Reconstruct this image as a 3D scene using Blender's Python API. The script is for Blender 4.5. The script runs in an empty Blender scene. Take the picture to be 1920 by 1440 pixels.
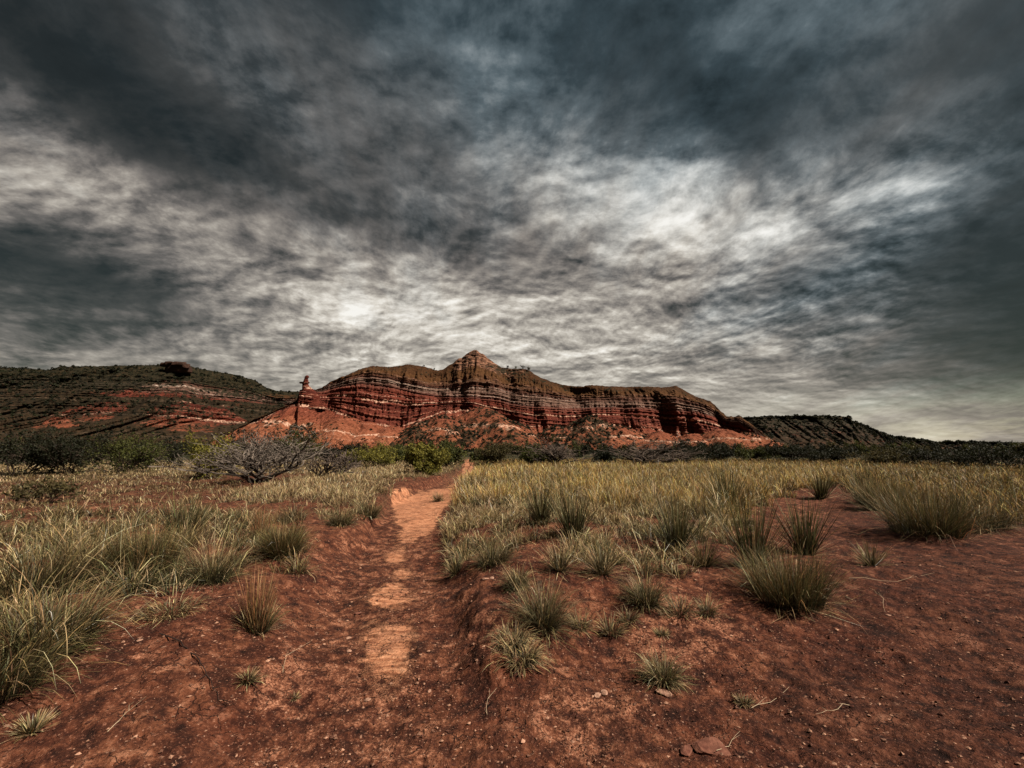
import bpy, math, random
import numpy as np
from math import radians, pi
C = bpy.context.scene.collection
SC = bpy.context.scene

# ------------------------------------------------------------------ camera
F = 850.0                       # focal length in photo pixels (1920 wide)
PITCH = radians(8.03)
CAMZ = 1.6
cam = bpy.data.cameras.new('camera'); camo = bpy.data.objects.new('camera', cam); C.objects.link(camo)
cam.sensor_width = 36.0; cam.lens = 36.0 * F / 1920.0
cam.clip_start = 0.05; cam.clip_end = 30000
camo.location = (0, 0, CAMZ); camo.rotation_euler = (radians(90) + PITCH, 0, 0)
SC.camera = camo
SP, CP = math.sin(PITCH), math.cos(PITCH)

def ray(u, v):
    a = (np.asarray(u, float) - 960) / F; b = (720 - np.asarray(v, float)) / F
    return a, CP - b * SP, SP + b * CP
def gpt(u, v, z=0.0):
    a, b, c = ray(u, v); t = (z - CAMZ) / c
    return a * t, b * t
def azel(u, v):                 # azimuth (tan, X over Y) and height over Y-distance
    a, b, c = ray(u, v); return a / b, c / b
def proj(x, y, z):
    zz = z - CAMZ; d = y * CP + zz * SP; h = -y * SP + zz * CP
    d = np.maximum(d, 1e-3)
    return 960 + F * x / d, 720 - F * h / d

# ------------------------------------------------------------------ light
SUN_EL, SUN_AZ = radians(48), radians(-110)     # azimuth: degrees to the left of the view
S = (-math.sin(SUN_AZ) * math.cos(SUN_EL), math.cos(SUN_AZ) * math.cos(SUN_EL), math.sin(SUN_EL))
sun = bpy.data.lights.new('sun', 'SUN'); sun.energy = 2.9; sun.angle = radians(3); sun.color = (1.0, 0.88, 0.73)
suno = bpy.data.objects.new('sun', sun); C.objects.link(suno)
from mathutils import Vector
suno.rotation_euler = Vector(S).to_track_quat('Z', 'Y').to_euler()
SC.view_settings.view_transform = 'Standard'; SC.view_settings.look = 'None'
EXPO = 1.8
SC.view_settings.exposure = EXPO; SC.view_settings.gamma = 1.0
try: SC.cycles.max_bounces = 5; SC.cycles.transparent_max_bounces = 6
except Exception: pass

def s2l(c):
    c = c / 255.0
    return c / 12.92 if c <= 0.04045 else ((c + 0.055) / 1.055) ** 2.4

class NT:
    """small helper for node trees"""
    def __init__(s, tree): s.t = tree; s.n = tree.nodes; s.l = tree.links
    def node(s, kind, **kw):
        n = s.n.new(kind)
        for k, v in kw.items(): setattr(n, k, v)
        return n
    def put(s, sock, v):
        if v is None: return
        if hasattr(v, 'is_output') or isinstance(v, bpy.types.NodeSocket): s.l.new(v, sock)
        else: sock.default_value = v
    def math(s, op, a, b=None, c=None, clamp=False):
        n = s.node('ShaderNodeMath', operation=op, use_clamp=clamp)
        for i, v in enumerate((a, b, c)): s.put(n.inputs[i], v)
        return n.outputs[0]
    def vmath(s, op, a, b=None, out=0, scale=None):
        n = s.node('ShaderNodeVectorMath', operation=op)
        s.put(n.inputs[0], a); s.put(n.inputs[1], b)
        if scale is not None: s.put(n.inputs['Scale'], scale)
        return n.outputs[out]
    def noise(s, vec, scale, detail=4, rough=0.5, dist=0.0, lac=2.0, color=False):
        n = s.node('ShaderNodeTexNoise')
        s.put(n.inputs['Vector'], vec); n.inputs['Scale'].default_value = scale
        n.inputs['Detail'].default_value = detail; n.inputs['Roughness'].default_value = rough
        n.inputs['Distortion'].default_value = dist; n.inputs['Lacunarity'].default_value = lac
        return n.outputs['Color' if color else 'Fac']
    def ramp(s, fac, stops, interp='LINEAR'):
        n = s.node('ShaderNodeValToRGB'); cr = n.color_ramp; cr.interpolation = interp
        while len(cr.elements) > 1: cr.elements.remove(cr.elements[-1])
        for i, (p, c) in enumerate(stops):
            e = cr.elements[0] if i == 0 else cr.elements.new(p)
            e.position = p; e.color = tuple(c) + (1,) if len(c) == 3 else c
        s.put(n.inputs[0], fac); return n.outputs[0]
    def mix(s, fac, a, b, blend='MIX'):
        n = s.node('ShaderNodeMix', data_type='RGBA', blend_type=blend)
        s.put(n.inputs[0], fac)
        s.put(n.inputs[6], a if not isinstance(a, tuple) else tuple(a) + (1,) if len(a) == 3 else a)
        s.put(n.inputs[7], b if not isinstance(b, tuple) else tuple(b) + (1,) if len(b) == 3 else b)
        return n.outputs[2]
    def mapr(s, v, a, b, c=0.0, d=1.0, smooth=False):
        n = s.node('ShaderNodeMapRange', clamp=True)
        if smooth: n.interpolation_type = 'SMOOTHSTEP'
        s.put(n.inputs[0], v)
        for i, x in enumerate((a, b, c, d)): n.inputs[i + 1].default_value = x
        return n.outputs[0]
    def attr(s, name, out='Fac'):
        return s.node('ShaderNodeAttribute', attribute_name=name).outputs[out]
    def sep(s, v):
        n = s.node('ShaderNodeSeparateXYZ'); s.put(n.inputs[0], v); return n.outputs
    def comb(s, x, y, z):
        n = s.node('ShaderNodeCombineXYZ')
        for i, v in enumerate((x, y, z)): s.put(n.inputs[i], v)
        return n.outputs[0]

# ------------------------------------------------------------------ sky (clouded overcast deck, laid out by direction)
def build_world():
    w = bpy.data.worlds.new('World'); SC.world = w; w.use_nodes = True
    t = NT(w.node_tree); t.n.clear()
    D = t.node('ShaderNodeTexCoord').outputs['Generated']
    D = t.vmath('NORMALIZE', D)
    dx, dy, dz = t.sep(D)
    zc = t.math('ADD', t.math('MAXIMUM', dz, 0.0), 0.24)
    px = t.math('DIVIDE', dx, zc); py = t.math('DIVIDE', dy, zc)
    P = t.comb(px, py, 0.0)                                  # where the ray meets the cloud deck
    # slow warp so that bright and dark banks get ragged edges
    wn = t.noise(t.comb(px, t.math('MULTIPLY', py, 0.8), 3.1), 1.7, 4, 0.50, 0.0, color=True)
    wv0 = t.vmath('SUBTRACT', wn, (0.5, 0.5, 0.5))
    wv = t.vmath('MULTIPLY', wv0, (0.38, 0.38, 0.20))
    # the warp fades towards the horizon where the deck is seen edge-on
    wv = t.vmath('SCALE', wv, scale=t.mapr(dz, 0.02, 0.45, 0.14, 1.0))
    Dw = t.vmath('NORMALIZE', t.vmath('ADD', D, wv))
    us = [0, 240, 480, 720, 960, 1200, 1440, 1680, 1920]
    rows = [(0,   (44, 42, 70, 58, 70, 72, 74, 86, 62)),
            (80,  (44, 52, 98, 72, 76, 70, 68, 96, 92)),
            (160, (58, 46, 84,104, 84, 66, 58,128, 66)),
            (240, (78, 44, 52, 98,100, 72, 66, 92, 92)),
            (320, (182,104, 42, 84,112,172,168,140, 50)),
            (400, (120,150,118, 92,120,215,205,112, 40)),
            (470, (44,112,150,122,128,192,150, 66, 34)),
            (540, (46, 72,132,160,165,176,104, 60, 30)),
            (595, (74, 74,150,218,246,205,130, 84, 34)),
            (640, (150, 96,138,168,188,165,132, 92, 36)),
            (690, (112,140,162,190,200,182,140, 98, 50)),
            (745, (110,150,178,194,194,186,160,124, 84)),
            (805, (140,150,182,192,192,188,176,170,158))]
    pts, val = [], []
    for v, r in rows:
        for u, q in zip(us, r):
            a, b, c = ray(u, v); n = np.array([a, b, c]); pts.append(n / np.linalg.norm(n)); val.append(q / 255.0)
    pts = np.array(pts); val = np.array(val)
    BG = 0.13
    # anisotropic kernels: wider sideways than up-down
    sc = np.array([1.0, 1.0, 2.3])
    Q = pts * sc
    d2 = ((Q[:, None] - Q[None]) ** 2).sum(-1)
    K = 13.0
    G = np.exp(-K * d2)
    wts = np.linalg.solve(G.T @ G + 0.03 * np.eye(len(Q)), G.T @ (val - BG))
    Dq = t.vmath('MULTIPLY', Dw, tuple(sc))
    acc = None
    for q, wt in zip(Q, wts):
        dist = t.vmath('DISTANCE', Dq, tuple(q), out=1)
        e = t.math('POWER', math.e, t.math('MULTIPLY', t.math('MULTIPLY', dist, dist), -K))
        acc = t.math('MULTIPLY', e, float(wt)) if acc is None else t.math('MULTIPLY_ADD', e, float(wt), acc)
    base = t.math('MULTIPLY', t.math('ADD', acc, BG), 0.95)
    # relief of the cloud deck: rolls and puffs, lit from the bright break ahead
    wq = t.noise(t.comb(px, py, 9.0), 1.2, 2, 0.5, 0.0, color=True)
    wq = t.vmath('SCALE', t.vmath('SUBTRACT', wq, (0.5, 0.5, 0.5)), scale=0.30)
    Pw = t.vmath('ADD', P, wq)
    def billow(off, scale, det, ro, st=(0.85, 1.0, 1.0), z=0.0):
        v = t.vmath('MULTIPLY', t.vmath('ADD', Pw, (off[0], off[1], z)), st)
        n = t.node('ShaderNodeTexNoise', noise_type='RIDGED_MULTIFRACTAL', normalize=False)
        t.put(n.inputs['Vector'], v); n.inputs['Scale'].default_value = scale; n.inputs['Detail'].default_value = det
        n.inputs['Roughness'].default_value = ro; n.inputs['Offset'].default_value = 1.0; n.inputs['Gain'].default_value = 1.4
        n.inputs['Distortion'].default_value = 0.15
        return n.outputs['Fac']
    def fbo(off, sx, sy, sc_, det, ro):
        return t.noise(t.comb(t.math('MULTIPLY', t.math('ADD', px, off[0]), sx), t.math('MULTIPLY', t.math('ADD', py, off[1]), sy), 7.7), sc_, det, ro, 0.0)
    s1 = fbo((0, 0), 1.0, 0.40, 2.2, 9, 0.62)
    def fbw(off, sx, sc_, det, ro):
        return t.noise(t.vmath('MULTIPLY', t.vmath('ADD', Pw, (off[0], off[1], 7.7)), (sx, 1.0, 1.0)), sc_, det, ro, 0.0)
    r1 = fbw((0, 0), 1.0, 4.2, 9, 0.62); r2 = fbw((0.007, 0.030), 1.0, 4.2, 9, 0.62)
    q1 = fbw((3.0, 0), 1.0, 2.0, 8, 0.58); q2 = fbw((3.012, 0.055), 1.0, 2.0, 8, 0.58)
    c1 = t.math('ABSOLUTE', t.math('SUBTRACT', fbw((5, 0), 0.85, 3.4, 3, 0.5), 0.5))
    crease = t.math('SUBTRACT', t.math('MINIMUM', t.math('MULTIPLY', c1, 9.0), 1.0), 0.75)
    streak = t.math('SUBTRACT', s1, 0.5)
    hz = t.mapr(dz, 0.05, 0.20, 0.28, 1.0)                   # the deck flattens into plain sheets far away
    top = t.mapr(dz, 0.30, 0.75, 1.0, 0.7)
    mask = t.mapr(t.math('ADD', base, t.math('MULTIPLY', streak, 0.9)), 0.15, 0.55, 0.18, 1.0)
    mk = t.math('MULTIPLY', t.math('MULTIPLY', mask, hz), top)
    b2 = t.math('MULTIPLY_ADD', streak, t.math('MULTIPLY_ADD', base, 0.7, 0.16), base)
    b2 = t.math('MULTIPLY_ADD', t.math('SUBTRACT', r1, r2), t.math('MULTIPLY', mk, 1.7), b2)
    b2 = t.math('MULTIPLY_ADD', t.math('SUBTRACT', q1, q2), t.math('MULTIPLY', mk, 1.6), b2)
    b2 = t.math('MULTIPLY_ADD', crease, t.math('MULTIPLY', mk, 0.17), b2)
    b2 = t.math('MAXIMUM', b2, 0.05, clamp=False)
    k = 2.0 ** (-EXPO)
    def col(r, g, b): return (s2l(r) * k, s2l(g) * k, s2l(b) * k)
    cool = t.ramp(b2, [(0.0, col(10, 15, 17)), (0.12, col(21, 30, 34)), (0.25, col(50, 62, 68)), (0.4, col(88, 100, 106)), (0.55, col(134, 143, 147)),
                       (0.7, col(178, 185, 187)), (0.85, col(216, 220, 220)), (1.0, col(244, 244, 242))])
    warm = t.ramp(b2, [(0.0, col(12, 13, 13)), (0.12, col(28, 30, 30)), (0.25, col(64, 62, 60)), (0.4, col(106, 100, 96)), (0.55, col(146, 138, 130)),
                       (0.7, col(186, 178, 167)), (0.85, col(224, 217, 206)), (1.0, col(250, 246, 238))])
    fac = t.mapr(t.math('ADD', t.math('ADD', dz, t.math('MULTIPLY', dx, 0.30)), t.math('MULTIPLY', streak, 1.1)), 0.30, 0.80)
    cl = t.mix(fac, warm, cool)
    # thin places near the horizon to the sides let the yellowish clear sky through
    sky = t.node('ShaderNodeTexSky', sky_type='NISHITA', sun_disc=False)
    sky.sun_elevation = SUN_EL; sky.sun_rotation = -SUN_AZ
    skc = t.vmath('SCALE', sky.outputs[0], scale=0.08)
    skc = t.mix(1.0, skc, (1.0, 0.93, 0.62), 'MULTIPLY')
    side = t.math('MULTIPLY', t.mapr(t.math('ABSOLUTE', dx), 0.35, 0.75), t.mapr(dz, 0.03, 0.13, 1.0, 0.0))
    side = t.math('MULTIPLY', side, t.mapr(s1, 0.45, 0.62, 0.0, 0.16))
    cl = t.mix(side, cl, skc)
    cl = t.mix(0.03, cl, skc)
    bg = t.node('ShaderNodeBackground'); t.put(bg.inputs[0], cl); bg.inputs[1].default_value = 1.0
    t.l.new(bg.outputs[0], t.node('ShaderNodeOutputWorld').inputs[0])
build_world()
#SKYEND

# ------------------------------------------------------------------ numpy noise
_rng = np.random.RandomState(7)
_PERM = np.tile(_rng.permutation(256), 3).astype(np.int64)
_G2 = np.stack([np.cos(np.arange(256) * 2.399963), np.sin(np.arange(256) * 2.399963)], 1)
def perlin(x, y, seed=0):
    x = np.asarray(x, float); y = np.asarray(y, float)
    xi = np.floor(x).astype(np.int64); yi = np.floor(y).astype(np.int64)
    xf = x - xi; yf = y - yi
    u = xf * xf * xf * (xf * (xf * 6 - 15) + 10); v = yf * yf * yf * (yf * (yf * 6 - 15) + 10)
    def g(ix, iy, dx, dy):
        h = _PERM[(_PERM[(ix + seed * 17) & 255] + iy) & 255]
        return _G2[h, 0] * dx + _G2[h, 1] * dy
    a = g(xi, yi, xf, yf); b = g(xi + 1, yi, xf - 1, yf)
    c = g(xi, yi + 1, xf, yf - 1); d = g(xi + 1, yi + 1, xf - 1, yf - 1)
    return ((a + u * (b - a)) * (1 - v) + (c + u * (d - c)) * v) * 1.5
def fbm(x, y, oct=4, seed=0, rough=0.5):
    s = 0; a = 1.0; f = 1.0; n = 0
    for i in range(oct):
        s = s + a * perlin(x * f, y * f, seed + i * 3); n += a; a *= rough; f *= 2.03
    return s / n
def ridge(x, y, oct=4, seed=0, rough=0.5):
    s = 0; a = 1.0; f = 1.0; n = 0
    for i in range(oct):
        s = s + a * (1 - np.abs(perlin(x * f, y * f, seed + i * 5)) * 2); n += a; a *= rough; f *= 2.1
    return s / n
def sst(a, b, x):
    t = np.clip((x - a) / (b - a), 0, 1); return t * t * (3 - 2 * t)
def inpoly(px, py, poly):
    px = np.asarray(px, float); py = np.asarray(py, float)
    r = np.zeros(px.shape, bool); n = len(poly)
    for i in range(n):
        x0, y0 = poly[i]; x1, y1 = poly[(i + 1) % n]
        if y0 == y1: continue
        c = ((y0 > py) != (y1 > py)) & (px < (x1 - x0) * (py - y0) / (y1 - y0) + x0)
        r ^= c
    return r

# ------------------------------------------------------------------ mesh helpers
def mesh_np(name, V, faces_list, mats, attrs=None, smooth=False, fmat=None):
    """faces_list: list of (n,k) int arrays"""
    me = bpy.data.meshes.new(name)
    V = np.ascontiguousarray(V, np.float32); me.vertices.add(len(V)); me.vertices.foreach_set('co', V.ravel())
    fl = [np.asarray(f, np.int32) for f in faces_list if len(f)]
    loops = np.concatenate([f.ravel() for f in fl]); sizes = np.concatenate([np.full(len(f), f.shape[1], np.int32) for f in fl])
    me.loops.add(len(loops)); me.loops.foreach_set('vertex_index', loops)
    starts = np.concatenate([[0], np.cumsum(sizes)[:-1]]).astype(np.int32)
    me.polygons.add(len(sizes)); me.polygons.foreach_set('loop_start', starts)
    try: me.polygons.foreach_set('loop_total', sizes)
    except Exception: pass
    for m in mats: me.materials.append(m)
    if fmat is not None: me.polygons.foreach_set('material_index', np.asarray(fmat, np.int32))
    me.polygons.foreach_set('use_smooth', np.full(len(sizes), bool(smooth)))
    me.update(calc_edges=True)
    for k, a in (attrs or {}).items():
        a = np.asarray(a, np.float32)
        if a.ndim == 1:
            at = me.attributes.new(k, 'FLOAT', 'POINT'); at.data.foreach_set('value', a)
        else:
            if a.shape[1] == 3: a = np.concatenate([a, np.ones((len(a), 1), np.float32)], 1)
            at = me.attributes.new(k, 'FLOAT_COLOR', 'POINT'); at.data.foreach_set('color', np.ascontiguousarray(a).ravel())
    return me
def link(name, me, parent=None, loc=None, rz=0.0, sc=1.0):
    o = bpy.data.objects.new(name, me); C.objects.link(o)
    if parent is not None: o.parent = parent
    if loc is not None: o.location = tuple(float(q) for q in loc)
    if rz: o.rotation_euler = (0, 0, rz)
    if sc != 1.0: o.scale = (sc,) * 3
    return o
def tag(o, label=None, cat=None, group=None, kind=None):
    if label: o['label'] = label
    if cat: o['category'] = cat
    if group: o['group'] = group
    if kind: o['kind'] = kind
    return o
def copy_tree(o, loc=None, rz=0.0, sc=1.0, label=None):
    c = o.copy(); C.objects.link(c)
    if loc is not None: c.location = tuple(float(q) for q in loc)
    c.rotation_euler = (0, 0, rz); c.scale = (sc,) * 3
    if label: c['label'] = label
    for ch in o.children:
        d = ch.copy(); C.objects.link(d); d.parent = c
    return c
def grid_faces(nr, nc):
    i = np.arange(nr - 1)[:, None] * nc + np.arange(nc - 1)[None]
    return np.stack([i, i + 1, i + 1 + nc, i + nc], -1).reshape(-1, 4)

# ------------------------------------------------------------------ materials
def new_mat(name):
    m = bpy.data.materials.new(name); m.use_nodes = True; t = NT(m.node_tree); t.n.clear(); return m, t
def finish(t, base, rough=0.9, bump=None, spec=0.2, trans=None, bdist=0.02, bstr=1.0):
    base = t.mix(1.0, base, (0.68, 0.68, 0.68), 'MULTIPLY')      # all albedos toned together
    p = t.node('ShaderNodeBsdfPrincipled'); t.put(p.inputs['Base Color'], base); t.put(p.inputs['Roughness'], rough)
    p.inputs['Specular IOR Level'].default_value = spec
    if bump is not None:
        b = t.node('ShaderNodeBump'); t.put(b.inputs['Height'], bump); b.inputs['Distance'].default_value = bdist
        b.inputs['Strength'].default_value = bstr
        t.l.new(b.outputs[0], p.inputs['Normal'])
    out = p.outputs[0]
    if trans:
        tr = t.node('ShaderNodeBsdfTranslucent'); t.put(tr.inputs[0], base)
        mx = t.node('ShaderNodeMixShader'); mx.inputs[0].default_value = trans
        t.l.new(out, mx.inputs[1]); t.l.new(tr.outputs[0], mx.inputs[2]); out = mx.outputs[0]
    t.l.new(out, t.node('ShaderNodeOutputMaterial').inputs[0])

def mat_soil():
    m, t = new_mat('red_soil')
    pos = t.node('ShaderNodeNewGeometry').outputs['Position']
    pale = t.attr('pale'); litter = t.attr('litter'); far = t.attr('far'); cake = t.attr('cake')
    n1 = t.noise(pos, 1.1, 5, 0.6); n2 = t.noise(pos, 9.0, 5, 0.65); n3 = t.noise(pos, 60.0, 4, 0.7); n4 = t.noise(pos, 3.1, 6, 0.62)
    soil = t.ramp(t.math('ADD', t.math('MULTIPLY', n2, 0.6), t.math('MULTIPLY', n4, 0.4)),
                  [(0.37, (0.018, 0.007, 0.005)), (0.46, (0.070, 0.023, 0.013)), (0.55, (0.175, 0.063, 0.032)), (0.66, (0.42, 0.20, 0.12))])
    soil = t.mix(t.mapr(n1, 0.42, 0.62), soil, t.mix(1.0, soil, (0.72, 0.62, 0.62), 'MULTIPLY'))
    # crumbs and grit: tiny pale and dark flecks
    soil = t.mix(t.mapr(n3, 0.57, 0.68, 0, 0.75), soil, (0.34, 0.155, 0.10))
    soil = t.mix(t.mapr(n3, 0.46, 0.36, 0, 0.7), soil, (0.030, 0.010, 0.008))
    vor = t.node('ShaderNodeTexVoronoi'); t.put(vor.inputs['Vector'], pos); vor.inputs['Scale'].default_value = 38.0
    fl = t.math('MULTIPLY', t.mapr(vor.outputs['Distance'], 0.10, 0.22, 1, 0), t.mapr(t.sep(vor.outputs['Color'])[0], 0.80, 0.86))
    soil = t.mix(t.math('MULTIPLY', fl, 0.8), soil, (0.55, 0.33, 0.24))
    # dried crust of the tread: fine cross ripples
    pv = t.vmath('ADD', t.vmath('MULTIPLY', pos, (2.4, 8.0, 3.0)), t.vmath('SCALE', t.noise(pos, 3.0, 3, 0.5, color=True), scale=1.6))
    rp = t.noise(pv, 2.2, 7, 0.66, 0.2)
    crust = t.ramp(rp, [(0.34, (0.17, 0.058, 0.030)), (0.44, (0.38, 0.155, 0.080)), (0.56, (0.58, 0.27, 0.15)), (0.7, (0.72, 0.38, 0.23))])
    crust = t.mix(t.mapr(n3, 0.42, 0.34, 0, 0.8), crust, (0.10, 0.03, 0.02))
    pf = t.mapr(t.math('ADD', t.math('ADD', pale, t.math('MULTIPLY', t.math('SUBTRACT', n2, 0.5), 1.3)), t.math('MULTIPLY', t.math('SUBTRACT', n3, 0.5), 1.0)), 0.32, 0.70)
    c = t.mix(pf, soil, crust)
    # washed lighter patches
    cf = t.mapr(t.math('ADD', t.math('ADD', cake, t.math('MULTIPLY', t.math('SUBTRACT', n4, 0.5), 1.5)), t.math('MULTIPLY', t.math('SUBTRACT', n2, 0.5), 1.8)), 0.40, 0.75, 0, 0.8)
    c = t.mix(cf, c, t.ramp(n3, [(0.38, (0.06, 0.020, 0.012)), (0.5, (0.28, 0.110, 0.062)), (0.62, (0.56, 0.28, 0.175))]))
    ve = t.node('ShaderNodeTexVoronoi', feature='DISTANCE_TO_EDGE'); ve.inputs['Scale'].default_value = 7.0
    t.put(ve.inputs['Vector'], t.vmath('ADD', pos, t.vmath('SCALE', t.noise(pos, 5.0, 4, 0.6, color=True), scale=0.25)))
    crk = t.math('MULTIPLY', t.mapr(ve.outputs['Distance'], 0.012, 0.035, 1, 0), t.mapr(n4, 0.48, 0.60, 0, 1))
    c = t.mix(t.math('MULTIPLY', crk, 0.8), c, (0.03, 0.011, 0.008))
    lit = t.ramp(n3, [(0.40, (0.022, 0.015, 0.009)), (0.52, (0.075, 0.045, 0.024)), (0.68, (0.22, 0.15, 0.08))])
    lf = t.mapr(t.math('ADD', litter, t.math('MULTIPLY', t.math('SUBTRACT', n2, 0.5), 1.2)), 0.40, 0.75, 0, 0.85)
    c = t.mix(lf, c, lit)
    f1 = t.noise(pos, 0.09, 7, 0.66); f2 = t.noise(pos, 0.6, 5, 0.7)
    fc = t.ramp(t.math('ADD', t.math('MULTIPLY', f1, 0.55), t.math('MULTIPLY', f2, 0.45)),
                [(0.38, (0.010, 0.014, 0.008)), (0.50, (0.030, 0.030, 0.014)), (0.56, (0.085, 0.066, 0.030)), (0.62, (0.17, 0.075, 0.042)), (0.7, (0.26, 0.12, 0.07))])
    dk = t.attr('track')  # darker side-track soil plus right-edge shade painted into the soil colour
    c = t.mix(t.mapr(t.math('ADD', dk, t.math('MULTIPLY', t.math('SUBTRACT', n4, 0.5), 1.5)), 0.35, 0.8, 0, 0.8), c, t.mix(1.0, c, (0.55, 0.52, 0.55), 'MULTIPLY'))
    c = t.mix(far, c, fc)
    bmp = t.math('ADD', t.math('MULTIPLY', n3, 0.45), t.math('ADD', t.math('MULTIPLY', n2, 1.0), t.math('MULTIPLY', t.math('MULTIPLY', rp, pf), 0.8)))
    bmp = t.math('SUBTRACT', bmp, t.math('MULTIPLY', crk, 0.5))
    finish(t, c, 0.95, bmp, 0.12, bdist=0.035, bstr=1.0)
    return m
M_SOIL = mat_soil()

def mat_rock():
    """strata of the red mesas, driven by the bed attribute"""
    m, t = new_mat('banded_red_rock')
    pos = t.node('ShaderNodeNewGeometry').outputs['Position']
    s = t.attr('bed'); veg = t.attr('veg')
    x, y, z = t.sep(pos)
    w1 = t.noise(pos, 0.035, 4, 0.55); w2 = t.noise(pos, 0.35, 5, 0.65); w3 = t.noise(t.vmath('MULTIPLY', pos, (1, 1, 0.25)), 0.55, 5, 0.65)
    sw = t.math('ADD', s, t.math('MULTIPLY', t.math('SUBTRACT', w1, 0.5), 0.42))
    sw = t.math('ADD', sw, t.math('MULTIPLY', t.math('SUBTRACT', w2, 0.5), 0.14))
    body = t.ramp(t.math('DIVIDE', sw, 4.0), [
        (0.00, (0.22, 0.072, 0.036)), (0.10, (0.25, 0.088, 0.045)), (0.20, (0.19, 0.055, 0.030)), (0.25, (0.16, 0.040, 0.024)),
        (0.36, (0.115, 0.025, 0.016)), (0.47, (0.15, 0.036, 0.022)), (0.52, (0.13, 0.055, 0.040)), (0.60, (0.20, 0.125, 0.095)),
        (0.68, (0.09, 0.036, 0.024)), (0.73, (0.085, 0.038, 0.020)), (0.80, (0.085, 0.038, 0.014)), (1.0, (0.055, 0.024, 0.010))])
    # thin beds: one-dimensional noise along the bed coordinate
    bv = t.comb(t.math('MULTIPLY', x, 0.004), t.math('MULTIPLY', y, 0.004), t.math('MULTIPLY', sw, 13.0))
    b1 = t.noise(bv, 1.0, 5, 0.75)
    inc = t.mapr(s, 0.55, 1.1); dec = t.mapr(s, 2.85, 3.1, 1, 0)
    bandm = t.math('MULTIPLY', t.math('MULTIPLY_ADD', inc, 0.55, 0.45), dec)
    patch = t.mapr(w3, 0.36, 0.56)
    pf = t.math('MULTIPLY', t.math('MULTIPLY', t.mapr(b1, 0.57, 0.63), bandm), patch)
    palec = t.mix(t.mapr(s, 1.6, 2.2), (0.50, 0.24, 0.16), (0.52, 0.43, 0.36))
    c = t.mix(t.math('MULTIPLY', pf, 0.85), body, palec)
    c = t.mix(t.math('MULTIPLY', t.mapr(b1, 0.46, 0.38), t.math('MULTIPLY', bandm, 0.75)), c, (0.042, 0.014, 0.012))
    # two marked pale ledges
    for k, wd in ((0.99, 0.035), (1.62, 0.04), (0.42, 0.03)):
        d = t.math('ABSOLUTE', t.math('SUBTRACT', sw, k))
        c = t.mix(t.math('MULTIPLY', t.mapr(d, wd * 0.5, wd, 1, 0), t.mapr(w3, 0.42, 0.52, 0, 0.9)), c, (0.58, 0.36, 0.26))
    c = t.mix(t.mapr(w2, 0.50, 0.36, 0, 0.7), c, t.mix(1.0, c, (0.40, 0.30, 0.28), 'MULTIPLY'))
    c = t.mix(t.mapr(w3, 0.53, 0.66, 0, 0.5), c, t.mix(1.0, c, (1.7, 1.8, 1.9), 'MULTIPLY'))
    c = t.mix(t.mapr(w3, 0.44, 0.32, 0, 0.6), c, t.mix(1.0, c, (0.45, 0.38, 0.38), 'MULTIPLY'))
    rk = t.attr('rocky')
    rb = t.noise(t.vmath('MULTIPLY', pos, (0.35, 0.35, 1.5)), 0.55, 4, 0.6)
    rc = t.ramp(rb, [(0.40, (0.035, 0.018, 0.012)), (0.48, (0.12, 0.055, 0.033)), (0.56, (0.22, 0.105, 0.065)), (0.66, (0.36, 0.20, 0.13))])
    c = t.mix(t.mapr(t.math('ADD', rk, t.math('MULTIPLY', t.math('SUBTRACT', w2, 0.5), 0.8)), 0.3, 0.6), c, rc)
    vn = t.math('ADD', veg, t.math('MULTIPLY', t.math('SUBTRACT', w2, 0.5), 2.4))
    vcol = t.ramp(w3, [(0.40, (0.007, 0.009, 0.005)), (0.54, (0.018, 0.018, 0.009)), (0.66, (0.042, 0.027, 0.014))])
    c = t.mix(t.mapr(vn, 0.42, 0.62, 0, 0.92), c, vcol)
    finish(t, c, 0.95, t.math('ADD', t.math('MULTIPLY', b1, t.math('MULTIPLY', bandm, 1.2)), t.math('ADD', w2, w3)), 0.1, bdist=1.2, bstr=0.8)
    return m
M_ROCK = mat_rock()

def mat_col(name, rough=0.8, trans=None, spec=0.2, bump=None):
    m, t = new_mat(name)
    c = t.attr('Col', 'Color')
    b = None
    if bump:
        pos = t.node('ShaderNodeTexCoord').outputs['Object']; b = t.noise(pos, bump, 4, 0.6)
        c = t.mix(t.mapr(b, 0.35, 0.65, 0, 0.6), c, t.mix(1.0, c, (0.45, 0.42, 0.40), 'MULTIPLY'))
    finish(t, c, rough, b, spec, trans, bdist=0.01)
    return m
M_BLADE = mat_col('grass_blade', 0.6, 0.22, 0.25)
M_LEAF = mat_col('leaf', 0.7, 0.3, 0.2)
M_BARK = mat_col('bark', 0.9, None, 0.1, 40.0)
M_STONE = mat_col('stone', 0.9, None, 0.15, 30.0)
M_DRY = mat_col('dry_stem', 0.8, None, 0.15)

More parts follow.
